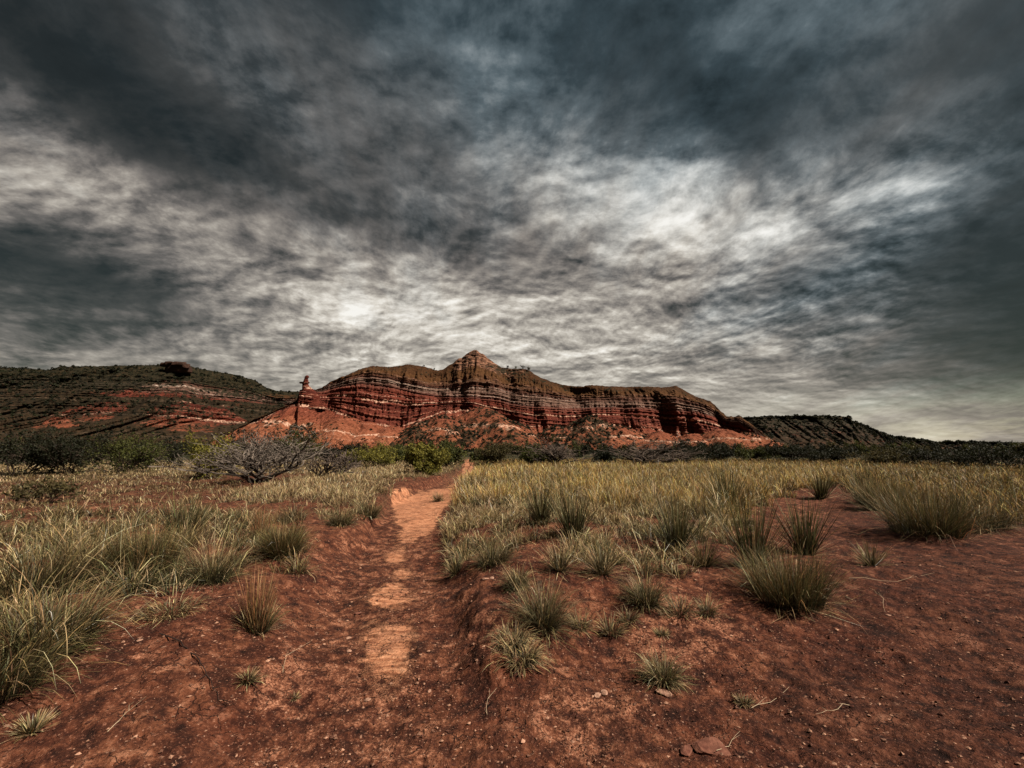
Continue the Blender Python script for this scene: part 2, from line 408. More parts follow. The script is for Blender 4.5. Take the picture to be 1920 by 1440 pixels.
# ------------------------------------------------------------------ ground
ZB = -0.14
TRAIL = [(640, 1600, 150), (690, 1440, 105), (718, 1300, 80), (728, 1180, 72), (730, 1105, 58), (738, 1050, 45), (765, 990, 42), (785, 948, 40),
         (822, 918, 24), (852, 903, 15), (868, 893, 13), (875, 885, 12), (880, 875, 10), (884, 866, 8)]
def trail_world():
    P = []
    for u, v, h in TRAIL:
        x, y = gpt(u, v, ZB); x2, _ = gpt(u + h, v, ZB); P.append((float(x), float(y), float(x2 - x)))
    return np.array(P)
TW = trail_world()
def trail_dist(x, y):
    """distance to the centre line, signed (right of it positive), half width and depth there"""
    best = np.full(x.shape, 1e9); sg = np.zeros(x.shape); hw = np.zeros(x.shape)
    for (x0, y0, h0), (x1, y1, h1) in zip(TW[:-1], TW[1:]):
        dx, dy = x1 - x0, y1 - y0; L2 = dx * dx + dy * dy
        t = np.clip(((x - x0) * dx + (y - y0) * dy) / L2, 0, 1)
        ex = x - (x0 + t * dx); ey = y - (y0 + t * dy); d = np.hypot(ex, ey)
        m = d < best
        best = np.where(m, d, best); hw = np.where(m, h0 + t * (h1 - h0), hw)
        sg = np.where(m, np.sign(dy * ex - dx * ey), sg)
    return best, sg, hw
BANK = [(872, 890, .12), (850, 930, .16), (832, 970, .2), (826, 1020, .2), (832, 1080, .22), (840, 1140, .25), (846, 1195, .27), (866, 1250, .27), (900, 1285, .22), (950, 1296, .12), (1010, 1280, .04), (1090, 1262, .0), (1200, 1262, 0.), (1400, 1290, 0.), (1700, 1300, 0.)]
def bank_world():
    return np.array([tuple(float(q) for q in gpt(u, v, -0.02)) + (a,) for u, v, a in BANK])
BW = bank_world()
def bank_dist(x, y):
    best = np.full(x.shape, 1e9); sg = np.zeros(x.shape); num = np.zeros(x.shape); den = np.zeros(x.shape)
    for (x0, y0, a0), (x1, y1, a1) in zip(BW[:-1], BW[1:]):
        dx, dy = x1 - x0, y1 - y0; L2 = dx * dx + dy * dy
        t = np.clip(((x - x0) * dx + (y - y0) * dy) / L2, 0, 1)
        ex = x - (x0 + t * dx); ey = y - (y0 + t * dy); d = np.hypot(ex, ey); m = d < best
        best = np.where(m, d, best); sg = np.where(m, -np.sign(dy * ex - dx * ey), sg)
        w = math.sqrt(L2) / (d + 0.05) ** 3; num += w * (a0 + t * (a1 - a0)); den += w
    return best, sg, num / den
def ground_h(x, y, fine=True):
    x = np.asarray(x, float); y = np.asarray(y, float)
    r = np.hypot(x, y)
    wx = x + 0.13 * fbm(x * 1.9, y * 1.9, 2, 40, 0.5); wy = y + 0.13 * fbm(x * 1.9, y * 1.9, 2, 41, 0.5)
    d, sg, hw = trail_dist(wx, wy)
    near = sst(2.2, 3.7, y)                         # the banks begin a few metres ahead
    farf = 1 - sst(30, 60, r)
    wr = 0.40 + 0.16 * fbm(x * 1.3, y * 1.3, 2, 44) + 0.12 * sst(5.2, 9.0, y) - 0.10 * sst(14, 20, y)
    wl = 1.05 - 0.75 * sst(6.5, 9.0, y)
    db, sb, ab = bank_dist(wx, wy)
    q = np.where(sg > 0, np.where(sb > 0, db / wr, -0.2), (d - hw * 1.25) / wl)
    rise = sst(0, 1, q)
    hr = 0.85 * ab + 0.10 * sst(0.2, 1.5, db) * sst(3.6, 5.0, y)
    hl = 0.32 * (0.45 + 0.55 * near) * np.exp(-np.maximum(d - 2.5, 0) * 0.10)
    h = ZB + rise * np.where(sg > 0, hr, hl)
    h = h + np.where(sg > 0, 0.06 * sst(hw * 1.2, hw * 1.2 + 0.6, d) * (1 - rise), 0)
    h = h * farf + 0.0 * (1 - farf)
    h = h + 0.16 * np.exp(-(((x - 1.2) / 2.4) ** 2 + ((y - 8.0) / 3.6) ** 2)) * np.where(sg > 0, rise, 0)
    h = h + farf * 0.15 * fbm(x * 0.35, y * 0.35, 3, 3) * sst(2, 6, r)
    h = h + 0.5 * fbm(x * 0.02, y * 0.02, 3, 9) * sst(40, 160, r) * (1 - sst(900, 2000, r))
    if fine:
        k = 1 - sst(14, 40, r)
        pm = pale_mask(x, y)
        rg = (1 - 0.75 * pm) * k
        h = h + rg * (0.045 * fbm(x * 2.2, y * 2.2, 3, 11) + 0.05 * fbm(x * 0.8, y * 0.8, 2, 17) + 0.024 * fbm(x * 7, y * 7, 4, 12, 0.6) + 0.013 * ridge(x * 15, y * 15, 4, 13, 0.6) * (1 - sst(8, 14, r)))
        # crumbling edge of the cut bank
        ed = np.exp(-((q - 0.5) / 0.45) ** 2) * np.where(sg > 0, 1, 0.25) * near
        h = h + ed * 0.035 * fbm(x * 5, y * 5, 3, 15, 0.5) * k
    return h
PALE = [[(688, 1178), (765, 1172), (770, 1225), (762, 1275), (735, 1302), (700, 1285), (682, 1240)],
        [(684, 1120), (735, 1098), (772, 1108), (768, 1126), (738, 1142), (692, 1138)],
        [(738, 1066), (768, 1062), (772, 1082), (742, 1090)],
        [(722, 1035), (748, 1020), (762, 1040), (735, 1056)],
        [(755, 975), (820, 960), (800, 1002), (765, 1022), (745, 1010)],
        [(732, 936), (800, 922), (848, 914), (845, 930), (800, 944), (736, 948)],
        [(735, 948), (800, 944), (790, 975), (745, 985)],
        [(800, 930), (862, 905), (870, 912), (830, 960), (810, 1000), (795, 1010)],
        [(866, 897), (868, 878), (874, 862), (892, 862), (886, 878), (884, 897)]]
def pale_mask(x, y):
    u, v = proj(x, y, np.full(np.shape(x), ZB))
    u = u + 14 * fbm(x * 5, y * 5, 3, 60); v = v + 10 * fbm(x * 5, y * 5, 3, 61)
    m = np.zeros(np.shape(x))
    for du, dv in ((0, 0), (16, 0), (-16, 0), (0, 9), (0, -9), (11, 6), (-11, 6), (11, -6), (-11, -6)):
        k = np.clip((v - 840) / 330, 0.08, 1.0)
        for p in PALE: m = m + inpoly(u + du * k, v + dv * k, p) / 9.0
    m = np.clip(m * 1.15, 0, 1)
    w = 0.95 + 0.9 * fbm(x * 2.6, y * 4.0, 4, 62, 0.6)
    halo = np.zeros(np.shape(x))
    for p in PALE[:8]:
        c = np.array(p, float).mean(0)
        halo = np.maximum(halo, inpoly(c[0] + (u - c[0]) / 1.35, c[1] + (v - c[1]) / 1.25, p))
    m = np.clip(m * w, 0, 1) + np.clip(1 - 2 * m, 0, 1) * halo * np.clip(0.30 + 0.8 * fbm(x * 6, y * 6, 4, 63, 0.6), 0, 0.6)
    return m * (y > 0.5)
# grass areas in photo pixels -> used as places on the ground; (polygon, density, height, colour kind, patchiness)
GR = {
 'field':  ([(862, 905), (900, 882), (1100, 876), (1440, 878), (1600, 886), (1570, 908), (1430, 938), (1400, 975), (1240, 985), (1120, 975), (1000, 955), (900, 950), (852, 962)], 1.0, 0.43, 0, 0.60),
 'slope':  ([(850, 945), (880, 915), (1000, 945), (985, 1000), (900, 1008), (838, 1005), (826, 990)], 1.2, 0.19, 1, 0.65),
 'tuss':   ([(840, 1000), (980, 960), (1420, 962), (1380, 1040), (1340, 1085), (1230, 1112), (1120, 1085), (980, 1060), (845, 1058)], 0.9, 0.25, 2, 0.98),
 'right':  ([(1570, 908), (1600, 886), (2300, 895), (2300, 1000), (1900, 992), (1800, 985), (1640, 955)], 1.0, 0.42, 3, 0.3),
 'lbank':  ([(560, 955), (640, 965), (725, 950), (733, 935), (735, 905), (862, 893), (858, 872), (640, 872), (590, 890), (430, 925), (430, 945)], 1.0, 0.26, 1, 0.65),
 'lbank2': ([(600, 960), (725, 950), (722, 985), (640, 1010), (590, 985)], 0.5, 0.16, 2, 0.8),
 'ltuss':  ([(-400, 975), (100, 962), (260, 968), (420, 975), (560, 985), (575, 1050), (545, 1095), (430, 1110), (340, 1150), (225, 1190), (90, 1230), (-50, 1290), (-400, 1400)], 0.95, 0.27, 9, 1.0),
 'meadow': ([(-400, 885), (340, 872), (440, 905), (560, 940), (300, 950), (-400, 962)], 0.8, 0.18, 4, 0.7),
 'darks':  ([(880, 900), (1100, 880), (1440, 882), (1900, 892), (1880, 960), (1600, 905), (1430, 938), (1380, 985), (1240, 990), (1000, 960), (870, 960)], 0.9, 0.46, 5, 0.3),
 'mid':    ([(-100, 868), (560, 864), (868, 862), (868, 880), (560, 890), (-100, 888)], 0.8, 0.25, 1, 0.4),
 'mid2':   ([(892, 862), (2100, 864), (2100, 892), (1440, 882), (900, 886)], 0.9, 0.32, 3, 0.3),
}
def litter_mask(x, y):
    u, v = proj(x, y, np.zeros(np.shape(x)))
    u = u + 45 * fbm(x * 1.3, y * 1.3, 4, 64); v = v + np.clip((v - 850) * 0.25, 0, 22) * fbm(x * 1.3, y * 1.3, 4, 65)
    m = np.zeros(np.shape(x))
    for k, (p, d, h, c, pa) in GR.items():
        a = 0
        for du, dv in ((0, 0), (35, 0), (-35, 0), (0, 12), (0, -12)):
            kk = np.clip((v - 840) / 250, 0.05, 1.2); a = a + inpoly(u + du * kk, v + dv * kk, p) / 5.0
        m = np.maximum(m, a * min(1.0, d) * (1 - 0.62 * pa))
    return m * (y > 0.5)
CAKE = [[(560, 1180), (640, 1230), (600, 1330), (480, 1330), (430, 1290)], [(850, 1150), (1000, 1120), (960, 1240), (870, 1230)], [(1180, 1140), (1330, 1120), (1440, 1180), (1300, 1250), (1150, 1230)],
        [(200, 1250), (300, 1270), (350, 1330), (230, 1300)], [(1440, 935), (1520, 945), (1640, 1010), (1590, 1040), (1480, 1000)], [(640, 1000), (700, 1000), (690, 1150), (600, 1120)], [(1020, 1250), (1250, 1290), (1150, 1420), (1000, 1380)],
        [(0, 950), (400, 945), (560, 958), (560, 968), (400, 962), (0, 966)], [(1750, 1160), (1920, 1200), (1920, 1240), (1750, 1190)]]
def cake_mask(x, y):
    u, v = proj(x, y, np.zeros(np.shape(x))); u = u + 30 * fbm(x * 3, y * 3, 3, 70); v = v + 20 * fbm(x * 3, y * 3, 3, 71)
    m = np.zeros(np.shape(x))
    for p in CAKE:
        a = 0
        for du, dv in ((0, 0), (40, 0), (-40, 0), (0, 22), (0, -22)): a = a + inpoly(u + du, v + dv * np.clip((v - 840) / 300, 0.05, 1), p) / 5.0
        m = np.maximum(m, a * 0.5)
    d, sg, hw = trail_dist(x, y)
    m = np.maximum(m, 0.42 * np.exp(-(d / (hw * np.where(sg > 0, 1.7, 2.1))) ** 4))
    return m * (y > 0.5)

def build_ground():
    A = np.concatenate([np.linspace(-180, -62, 60, endpoint=False), np.linspace(-62, 62, 1050, endpoint=False), np.linspace(62, 180, 61)])[:-1]
    R = [0.35]
    while R[-1] < 9000:
        r = R[-1]
        R.append(r * (1.03 if r < 1.6 else 1.0060 if r < 12 else 1.011 if r < 60 else 1.04))
    R = np.array(R); A = np.radians(A)
    nr, nc = len(R), len(A)
    X = R[:, None] * np.sin(A)[None]; Y = R[:, None] * np.cos(A)[None]
    Z = np.zeros(X.shape)
    nearm = R < 70
    Z[nearm] = ground_h(X[nearm], Y[nearm]); Z[~nearm] = ground_h(X[~nearm], Y[~nearm], False)
    V = np.stack([X, Y, Z], -1).reshape(-1, 3)
    i = np.arange(nr - 1)[:, None] * nc + np.arange(nc)[None]
    j = np.arange(nr - 1)[:, None] * nc + (np.arange(nc)[None] + 1) % nc
    Fc = np.stack([i, j, j + nc, i + nc], -1).reshape(-1, 4)
    Xr, Yr = X.ravel(), Y.ravel(); rr = np.hypot(Xr, Yr)
    n = rr < 70
    pale = np.zeros(len(V)); lit = np.zeros(len(V)); cake = np.zeros(len(V)); tr = np.zeros(len(V))
    pale[n] = pale_mask(Xr[n], Yr[n]); lit[n] = litter_mask(Xr[n], Yr[n]); cake[n] = cake_mask(Xr[n], Yr[n])
    wx = Xr[n] + 0.12 * fbm(Xr[n] * 2.5, Yr[n] * 2.5, 3, 80); wy = Yr[n] + 0.12 * fbm(Xr[n] * 2.5, Yr[n] * 2.5, 3, 81)
    d, sg, hw = trail_dist(wx, wy); tr[n] = (d < hw * 1.25) & (Yr[n] > 2.2)
    far = sst(26, 45, rr + 5 * fbm(Xr * 0.2, Yr * 0.2, 3, 5)) * (1 - np.maximum(pale, 0))
    far = np.where(tr > 0, 0, far)
    lit = np.where(tr > 0, 0, lit)
    ftr = tr[Fc].mean(1) > 0.5
    for nm, sel, lab in (('ground', ~ftr, 'rough red desert soil with pale flecks and crumbling banks'), ('path', ftr, 'worn pale red footpath sunk between the grassy banks')):
        f = Fc[sel]; used = np.unique(f); mp = np.full(len(V), -1, np.int64); mp[used] = np.arange(len(used))
        vv = V[used]; ff = mp[f]
        extra = [ff]
        uu, vv_ = proj(V[used, 0], V[used, 1], V[used, 2] * 0)
        track_shade = sst(1400, 1600, uu + 120 * fbm(V[used, 0] * 0.8, V[used, 1] * 0.8, 3, 90) + 0.3 * (vv_ - 1100)) * (V[used, 1] > 0.5)  # painted shade growing towards the right edge, merged with the darker track soil
        if nm == 'ground':
            cz = len(vv); vv = np.concatenate([vv, [[0, 0, V[0, 2]]]])
            c0 = mp[np.arange(nc)]; c1 = mp[(np.arange(nc) + 1) % nc]
            extra.append(np.stack([np.full(nc, cz), c1, c0], -1))
            used = np.append(used, 0)
        me = mesh_np(nm, vv, extra, [M_SOIL], {'pale': pale[used], 'litter': lit[used], 'cake': cake[used], 'far': far[used], 'track': track_shade if nm == 'path' else np.append(track_shade, 0)}, smooth=True)
        tag(link(nm, me), lab, None, None, 'structure')
build_ground()

# ------------------------------------------------------------------ mesas: sheets of beds, row by row
def sheet(name, D0, table, cols, rows, slopes, amps, seed, umin, umax, label, kind='structure', vegf=None, rockf=None, Dfun=None, capnoise=0.6, back=60.0):
    """table rows: (u, v_top, v1, v2, v3, v_base) photo pixels of bed limits; D0: distance of the ridge line"""
    T = np.array(table, float)
    U = np.linspace(umin, umax, cols)
    vt = [np.interp(U, T[:, 0], T[:, k]) for k in range(1, 6)]
    vt[1] = vt[0] + (vt[1] - vt[0]) * (0.88 if name == 'mesa' else 1.0)
    jag = capnoise * 1.6 * fbm(U * 0.09, U * 0 + seed, 4, seed, 0.6)
    vt[0] = vt[0] + jag
    D = np.full(cols, float(D0)) if Dfun is None else Dfun(U)
    tx = azel(U, vt[0])[0]
    def zof(v, d): return CAMZ + azel(U, v)[1] * d
    Zt = zof(vt[0], D)
    zs = [Zt]
    d = D.copy(); rs = [D.copy()]
    for k in range(4):                        # ochre, white, cliff, talus going down
        zn = zof(vt[k + 1], d) if k < 3 else np.full(cols, -1.5)
        zn = np.minimum(zn, zs[-1] - 0.01)
        d = d - (zs[-1] - zn) * slopes[k]
        zn2 = zof(vt[k + 1], d) if k < 3 else zn
        zn2 = np.minimum(zn2, zs[-1] - 0.01)
        zs.append(zn2); rs.append(d.copy())
    zs = zs[::-1]; rs = rs[::-1]              # base .. top
    s = np.linspace(0, 4, rows)
    Zg = np.zeros((rows, cols)); Rg = np.zeros((rows, cols))
    for i, q in enumerate(s):
        k = min(int(q), 3); f = q - k
        Zg[i] = zs[k] * (1 - f) + zs[k + 1] * f
        Rg[i] = rs[k] * (1 - f) + rs[k + 1] * f
    Sg = np.repeat(s[:, None], cols, 1)
    XX = tx[None] * Rg                        # position along the face, metres
    fade = 1 - sst(3.3, 4.0, Sg); low = sst(0.0, 0.25, Sg) * 0.6 + 0.4
    amp = np.interp(s, [0, 0.8, 1.2, 2, 2.6, 3.4, 4], amps)[:, None]
    big = fbm(XX / 38, Sg * 0.25, 3, seed + 1) * amps[1] * 3.3
    gul = ridge(XX / 11 + 0.35 * fbm(XX / 20, Zg / 15, 2, seed + 2), Sg * 0.30, 4, seed + 3, 0.55)
    fl = ridge(XX / 3.2, Zg / 40, 3, seed + 6, 0.5)
    bench = perlin(Sg * 7.0, XX / 160, seed + 8) * 1.2 + perlin(Sg * 17.0, XX / 90, seed + 9) * 0.9
    off = fade * (big * low + amp * (gul - 0.5) * 1.3 + amp * 0.3 * (fl - 0.5)) + sst(0.7, 1.1, Sg) * (1 - sst(3.0, 3.4, Sg)) * bench * 1.2
    off += (0.6 * fbm(XX / 1.6, Zg / 1.6, 3, seed + 12) + 1.3 * fbm(XX / 5, Zg / 3, 3, seed + 13)) * fade
    RK = rockf(U[None] + 0 * Sg, Sg) if rockf else np.zeros(Sg.shape)
    off += RK * (1.6 * perlin(Zg / 1.5, XX / 14, seed + 21) + 1.3 * perlin(Zg / 3.1 + 7, XX / 5, seed + 22) + 1.2 * ridge(XX / 6, Zg / 8, 3, seed + 23)) * (1 - sst(3.93, 4.0, Sg))
    Rn = Rg - off
    # ochre cap: rounded spurs
    Zg = Zg + (Sg > 3) * (1 - sst(3.6, 4, Sg)) * capnoise * 1.2 * fbm(XX / 7, Sg * 2, 3, seed + 14)
    # back slope
    bk = 6
    Zb = np.stack([Zt - (i + 1) / bk * (Zt + 3) for i in range(bk)]); Rb = np.stack([D + (i + 1) / bk * back for i in range(bk)])
    Zall = np.concatenate([Zg, Zb]); Rall = np.concatenate([Rn, Rb]); Sall = np.concatenate([Sg, np.full(Zb.shape, 4.0)])
    V = np.stack([tx[None] * Rall, Rall, Zall], -1).reshape(-1, 3)
    veg = vegf(U[None] + 0 * Sall, Sall, V.reshape(-1, cols, 3)) if vegf else np.zeros(Sall.shape)
    me = mesh_np(name, V, [grid_faces(rows + bk, cols)], [M_ROCK], {'bed': Sall.ravel(), 'veg': veg.ravel(), 'rocky': np.concatenate([RK, np.zeros(Zb.shape)]).ravel()}, smooth=True)
    return me, V.reshape(rows + bk, cols, 3)[:rows], Sg, veg[:rows], U

def veg_main(U, S, V):
    n = fbm(V[..., 0] / 30, V[..., 2] / 14, 4, 91, 0.6)
    v = sst(0.6, 0.15, S) * 0.25 + n * 0.5 * sst(1.1, 0.6, S)
    v += sst(3.1, 3.6, S) * (0.30 + 0.5 * n) + 0.25 * np.exp(-((U - 975) / 40.0) ** 2) * sst(2.8, 3.1, S)
    return np.clip(v, 0, 1)
def rock_main(U, S):
    pk = np.exp(-((U - 893) / 42.0) ** 4) * sst(3.35, 3.55, S)
    sh = np.exp(-((U - 960) / 28.0) ** 2) * sst(3.2, 3.6, S) * 0.9
    n = sst(-0.15, 0.25, fbm(U / 14, S * 4, 3, 33))
    return np.clip(pk + sh * n + 0.55 * n * sst(2.9, 3.0, S) * (1 - sst(3.1, 3.35, S)), 0, 1)
MAIN = [  # u, top, ochre bottom, white bottom, cliff bottom, base
 (405, 826, 828, 830, 832, 850), (430, 812, 814, 816, 818, 850), (470, 790, 791, 792, 794, 850), (520, 768, 769, 770, 772, 850), (556, 752, 753, 754, 760, 850),
 (562, 731, 732, 735, 757, 850), (590, 731, 732, 738, 762, 850), (603, 728, 729, 735, 765, 850), (620, 716, 717, 730, 768, 850), (640, 708, 713, 727, 775, 850), (680, 690, 703, 722, 788, 850),
 (700, 686, 704, 724, 794, 850), (735, 688, 708, 728, 798, 850), (765, 683, 714, 732, 796, 850), (795, 687, 720, 740, 785, 850), (820, 695, 722, 744, 776, 850), (835, 690, 722, 745, 772, 850),
 (850, 680, 722, 745, 770, 850), (859, 673, 722, 745, 769, 850), (866, 671, 722, 745, 768, 850), (874, 664, 722, 745, 768, 850), (884, 658.5, 722, 746, 768, 850), (889, 656, 722, 746, 769, 850), (895, 657, 722, 746, 770, 850),
 (901, 662, 722, 747, 772, 850), (909, 666, 723, 748, 776, 850), (914, 672, 723, 749, 779, 850), (926, 679, 724, 750, 782, 850),
 (940, 689, 726, 752, 785, 850), (960, 691, 729, 757, 790, 850), (985, 691, 732, 762, 796, 850), (1010, 706, 736, 765, 800, 850), (1035, 716, 740, 766, 801, 850), (1060, 722, 742, 767, 802, 850),
 (1080, 725, 743, 767, 800, 850), (1110, 722, 744, 766, 796, 850), (1160, 725, 744, 766, 797, 850), (1210, 725, 745, 767, 803, 850), (1250, 726, 746, 769, 808, 850), (1268, 723, 747, 770, 811, 850),
 (1290, 736, 752, 772, 814, 850), (1312, 746, 758, 775, 817, 850), (1330, 751, 766, 780, 820, 850), (1345, 764, 775, 786, 822, 850), (1362, 780, 786, 793, 824, 850), (1376, 782, 787, 796, 826, 850), (1386, 778, 785, 797, 827, 850),
 (1392, 783, 790, 800, 828, 850), (1410, 796, 800, 806, 830, 850), (1430, 812, 815, 820, 834, 850), (1455, 830, 831, 832, 838, 850), (1490, 842, 842.5, 843, 844, 850), (1520, 846, 846.5, 847, 847.5, 850)]
def dmain(U):
    return np.interp(U, [400, 560, 620, 700, 820, 890, 960, 1060, 1250, 1340, 1400, 1520], [330, 352, 372, 385, 395, 412, 400, 385, 378, 362, 345, 320])
me, MV, MS, MG, MU = sheet('mesa', 380, MAIN, 1000, 360, (1.5, 0.95, 0.72, 1.5), [5.0, 6.0, 3.0, 2.2, 1.9, 4.5, 0], 20, 402, 1520, '', vegf=veg_main, rockf=rock_main, Dfun=dmain, capnoise=1.5)
mesa = tag(link('mesa', me), 'red banded mesa with a pointed rocky summit', None, None, 'structure')

def veg_left(U, S, V):
    n = fbm(V[..., 0] / 26, V[..., 2] / 7, 4, 95, 0.6)
    u = U; v = proj(V[..., 0], V[..., 1], V[..., 2])[1]
    red = np.zeros(u.shape)
    for p in ([(262, 800), (300, 765), (345, 752), (430, 765), (470, 790), (400, 812), (330, 806)], [(70, 805), (110, 775), (200, 752), (260, 756), (230, 780), (140, 800)], [(170, 740), (250, 728), (330, 712), (480, 735), (560, 740), (560, 765), (440, 750), (300, 745)]):
        red = np.maximum(red, inpoly(u + 20 * n, v + 10 * n, p))
    return np.clip(1.0 + 0.6 * n - 0.47 * red, 0, 1)
LEFT = [(-1500, 842, 843, 844, 846, 850), (-1100, 800, 806, 815, 830, 850), (-700, 730, 740, 755, 790, 850), (-420, 700, 712, 735, 775, 850), (-100, 690, 705, 730, 775, 850), (0, 689, 705, 728, 775, 850), (60, 691, 706, 730, 775, 850), (92, 694, 707, 730, 775, 850), (112, 687, 705, 730, 775, 850), (200, 686, 705, 732, 775, 850), (300, 684, 706, 735, 778, 850), (307, 683, 706, 735, 778, 850), (350, 684, 708, 738, 780, 850),
        (370, 690, 712, 742, 782, 850), (400, 696, 716, 745, 786, 850), (440, 702, 722, 748, 790, 850), (478, 713, 732, 752, 795, 850), (500, 727, 742, 756, 798, 850), (520, 733, 747, 758, 800, 850), (560, 734, 750, 762, 802, 850), (620, 738, 754, 768, 806, 850), (760, 760, 775, 790, 815, 850)]
def dleft(U): return np.interp(U, [-1500, -420, 0, 300, 520, 760], [210, 330, 350, 400, 450, 470])
me, LV, LS, LG, LU = sheet('hill', 380, LEFT, 860, 220, (1.7, 1.2, 1.0, 2.4), [2.5, 5.5, 4.5, 3.5, 3.0, 3.0, 0], 50, -1500, 760, '', vegf=veg_left, Dfun=dleft, capnoise=1.3, back=120)
hill1 = tag(link('hill', me), 'dark scrub covered hill with red outcrops', None, None, 'structure')

def veg_right(U, S, V):
    n = fbm(V[..., 0] / 20, V[..., 2] / 6, 4, 97, 0.6)
    return np.clip(0.85 + 0.55 * n, 0, 1)
RIGHT = [(1300, 790, 794, 806, 820, 846), (1380, 783, 788, 804, 820, 846), (1450, 780, 785, 802, 820, 846), (1500, 779, 784, 802, 820, 846), (1594, 781, 787, 803, 822, 846), (1597, 788, 792, 805, 822, 846), (1620, 797, 801, 810, 824, 846), (1650, 809, 812, 818, 828, 846), (1672, 818, 820, 824, 831, 846),
         (1700, 820, 822, 826, 832, 846), (1735, 824, 826, 829, 834, 846), (1750, 829, 830.5, 832, 836, 846), (1800, 827, 829, 832, 836, 846), (1860, 829, 830.5, 833, 837, 846), (1925, 832, 833, 835, 838, 846), (2100, 833, 834, 836, 838, 846), (2400, 831, 833, 836, 838, 846)]
me, RV, RS, RG, RU = sheet('far_mesa', 700, RIGHT, 520, 110, (1.0, 1.9, 1.9, 2.4), [3, 7, 6, 5, 4, 2, 0], 70, 1300, 2400, '', vegf=veg_right, Dfun=lambda U: np.interp(U, [1300, 1600, 2400], [640, 640, 760]), capnoise=0.5, back=150)
hill2 = tag(link('hill', me), 'low flat topped hill speckled with dark scrub', None, None, 'structure')

# talus ridges and cones leaning on the mesa (part of the mesa's own mass)
CONES = []
def cone(name, apex, D, foot, seed, slope=0.62, veg=0.3, bed0=0.1, bed1=0.8, ridge_to=None, label=''):
    """fan of debris; apex photo pixel at distance D; ridge_to (u,v,D2) gives a sinking crest"""
    tx, tz = azel(*apex); ax, ay, az = float(tx) * D, D, CAMZ + float(tz) * D
    if ridge_to is None: bx, by, bz = ax, ay - 6, az - 5
    else:
        t2 = azel(ridge_to[0], ridge_to[1]); bx, by, bz = float(t2[0]) * ridge_to[2], ridge_to[2], CAMZ + float(t2[1]) * ridge_to[2]
    n = 190
    x = np.linspace(min(ax, bx) - foot, max(ax, bx) + foot, n); y = np.linspace(min(ay, by) - foot, max(ay, by) + 8, n)
    X, Y = np.meshgrid(x, y)
    dx, dy = bx - ax, by - ay; L2 = dx * dx + dy * dy
    wx = X + 3 * fbm(X / 14, Y / 14, 3, seed + 4); wy = Y + 3 * fbm(X / 14, Y / 14, 3, seed + 5)
    t = np.clip(((wx - ax) * dx + (wy - ay) * dy) / L2, 0, 1)
    d = np.hypot(wx - ax - t * dx, wy - ay - t * dy)
    ang = np.arctan2(wy - ay - t * dy, wx - ax - t * dx)
    crest = az + (bz - az) * t
    cr0 = 2.2 * ridge(X / 13, Y / 13, 3, seed + 20) * sst(0, 0.2, t)
    Z = crest + cr0 - 1.6 - np.sqrt((d * slope) ** 2 + 14.0) + 3.4
    Z += sst(1, 14, d) * 3.2 * (ridge(ang * 5 + t * 4, d / 50, 3, seed) - 0.45) + 0.5 * fbm(X / 3, Y / 3, 4, seed + 2)
    Z = np.maximum(Z, -2.5)
    V = np.stack([X, Y, Z], -1).reshape(-1, 3)
    bed = np.clip(bed0 + (bed1 - bed0) * (Z - 0) / max(az, 1), 0, 1.0)
    vg = np.clip(veg + 0.55 * fbm(X / 9, Y / 9, 3, seed + 9), 0, 1)
    keep = (Z > -2.4).ravel()
    f = grid_faces(n, n); f = f[keep[f].any(1)]
    me = mesh_np(name, V, [f], [M_ROCK], {'bed': bed.ravel(), 'veg': vg.ravel(), 'rocky': np.zeros(len(V))}, smooth=True)
    o = link(name, me, mesa); CONES.append((X, Y, Z, vg)); return o
cone('talus_ridge', (905, 757), 350, 42, 110, 0.68, 0.48, 0.1, 0.75, (1010, 842, 262))
cone('talus_fan', (535, 772), 338, 46, 120, 0.52, 0.30, 0.05, 0.6, (500, 800, 305))
cone('talus_fan', (572, 786), 322, 38, 130, 0.60, 0.52, 0.05, 0.5)
cone('talus_fan', (800, 785), 338, 40, 140, 0.60, 0.62, 0.05, 0.5, (780, 812, 300))
cone('talus_fan', (1105, 774), 338, 34, 150, 0.70, 0.62, 0.05, 0.7, (1090, 812, 300))
cone('talus_fan', (880, 790), 318, 42, 160, 0.58, 0.60, 0.05, 0.5, (860, 822, 290))
cone('talus_fan', (1205, 812), 330, 30, 170, 0.55, 0.45, 0.05, 0.5)
cone('talus_fan', (1395, 806), 325, 32, 180, 0.50, 0.24, 0.05, 0.7, (1440, 832, 300))
for i_, (ap_, D_, ft_, sd_, sl_, vg_, to_) in enumerate((((648, 782), 350, 24, 210, 0.75, 0.12, (612, 838, 300)), ((735, 800), 352, 22, 220, 0.78, 0.10, (716, 842, 300)), ((962, 792), 352, 22, 230, 0.75, 0.45, (985, 838, 300)),
        ((1160, 800), 350, 24, 240, 0.75, 0.30, (1150, 840, 300)), ((1300, 815), 345, 24, 250, 0.72, 0.15, (1290, 843, 300)), ((1352, 806), 338, 24, 260, 0.70, 0.08, (1392, 843, 295)), ((830, 780), 352, 24, 270, 0.75, 0.40, (850, 836, 300)),
        ((1045, 800), 350, 22, 280, 0.75, 0.50, (1060, 838, 298)), ((1235, 812), 348, 22, 290, 0.72, 0.20, (1225, 842, 302)), ((690, 792), 352, 18, 300, 0.8, 0.08, (672, 840, 306)))):
    cone('talus_spur', (ap_[0], ap_[1] - 7), D_ - 12, ft_ + 6, sd_, sl_ - 0.14, vg_, 0.05, 0.9, (to_[0], to_[1] - 4, to_[2] - 22))
#TERRAINEND

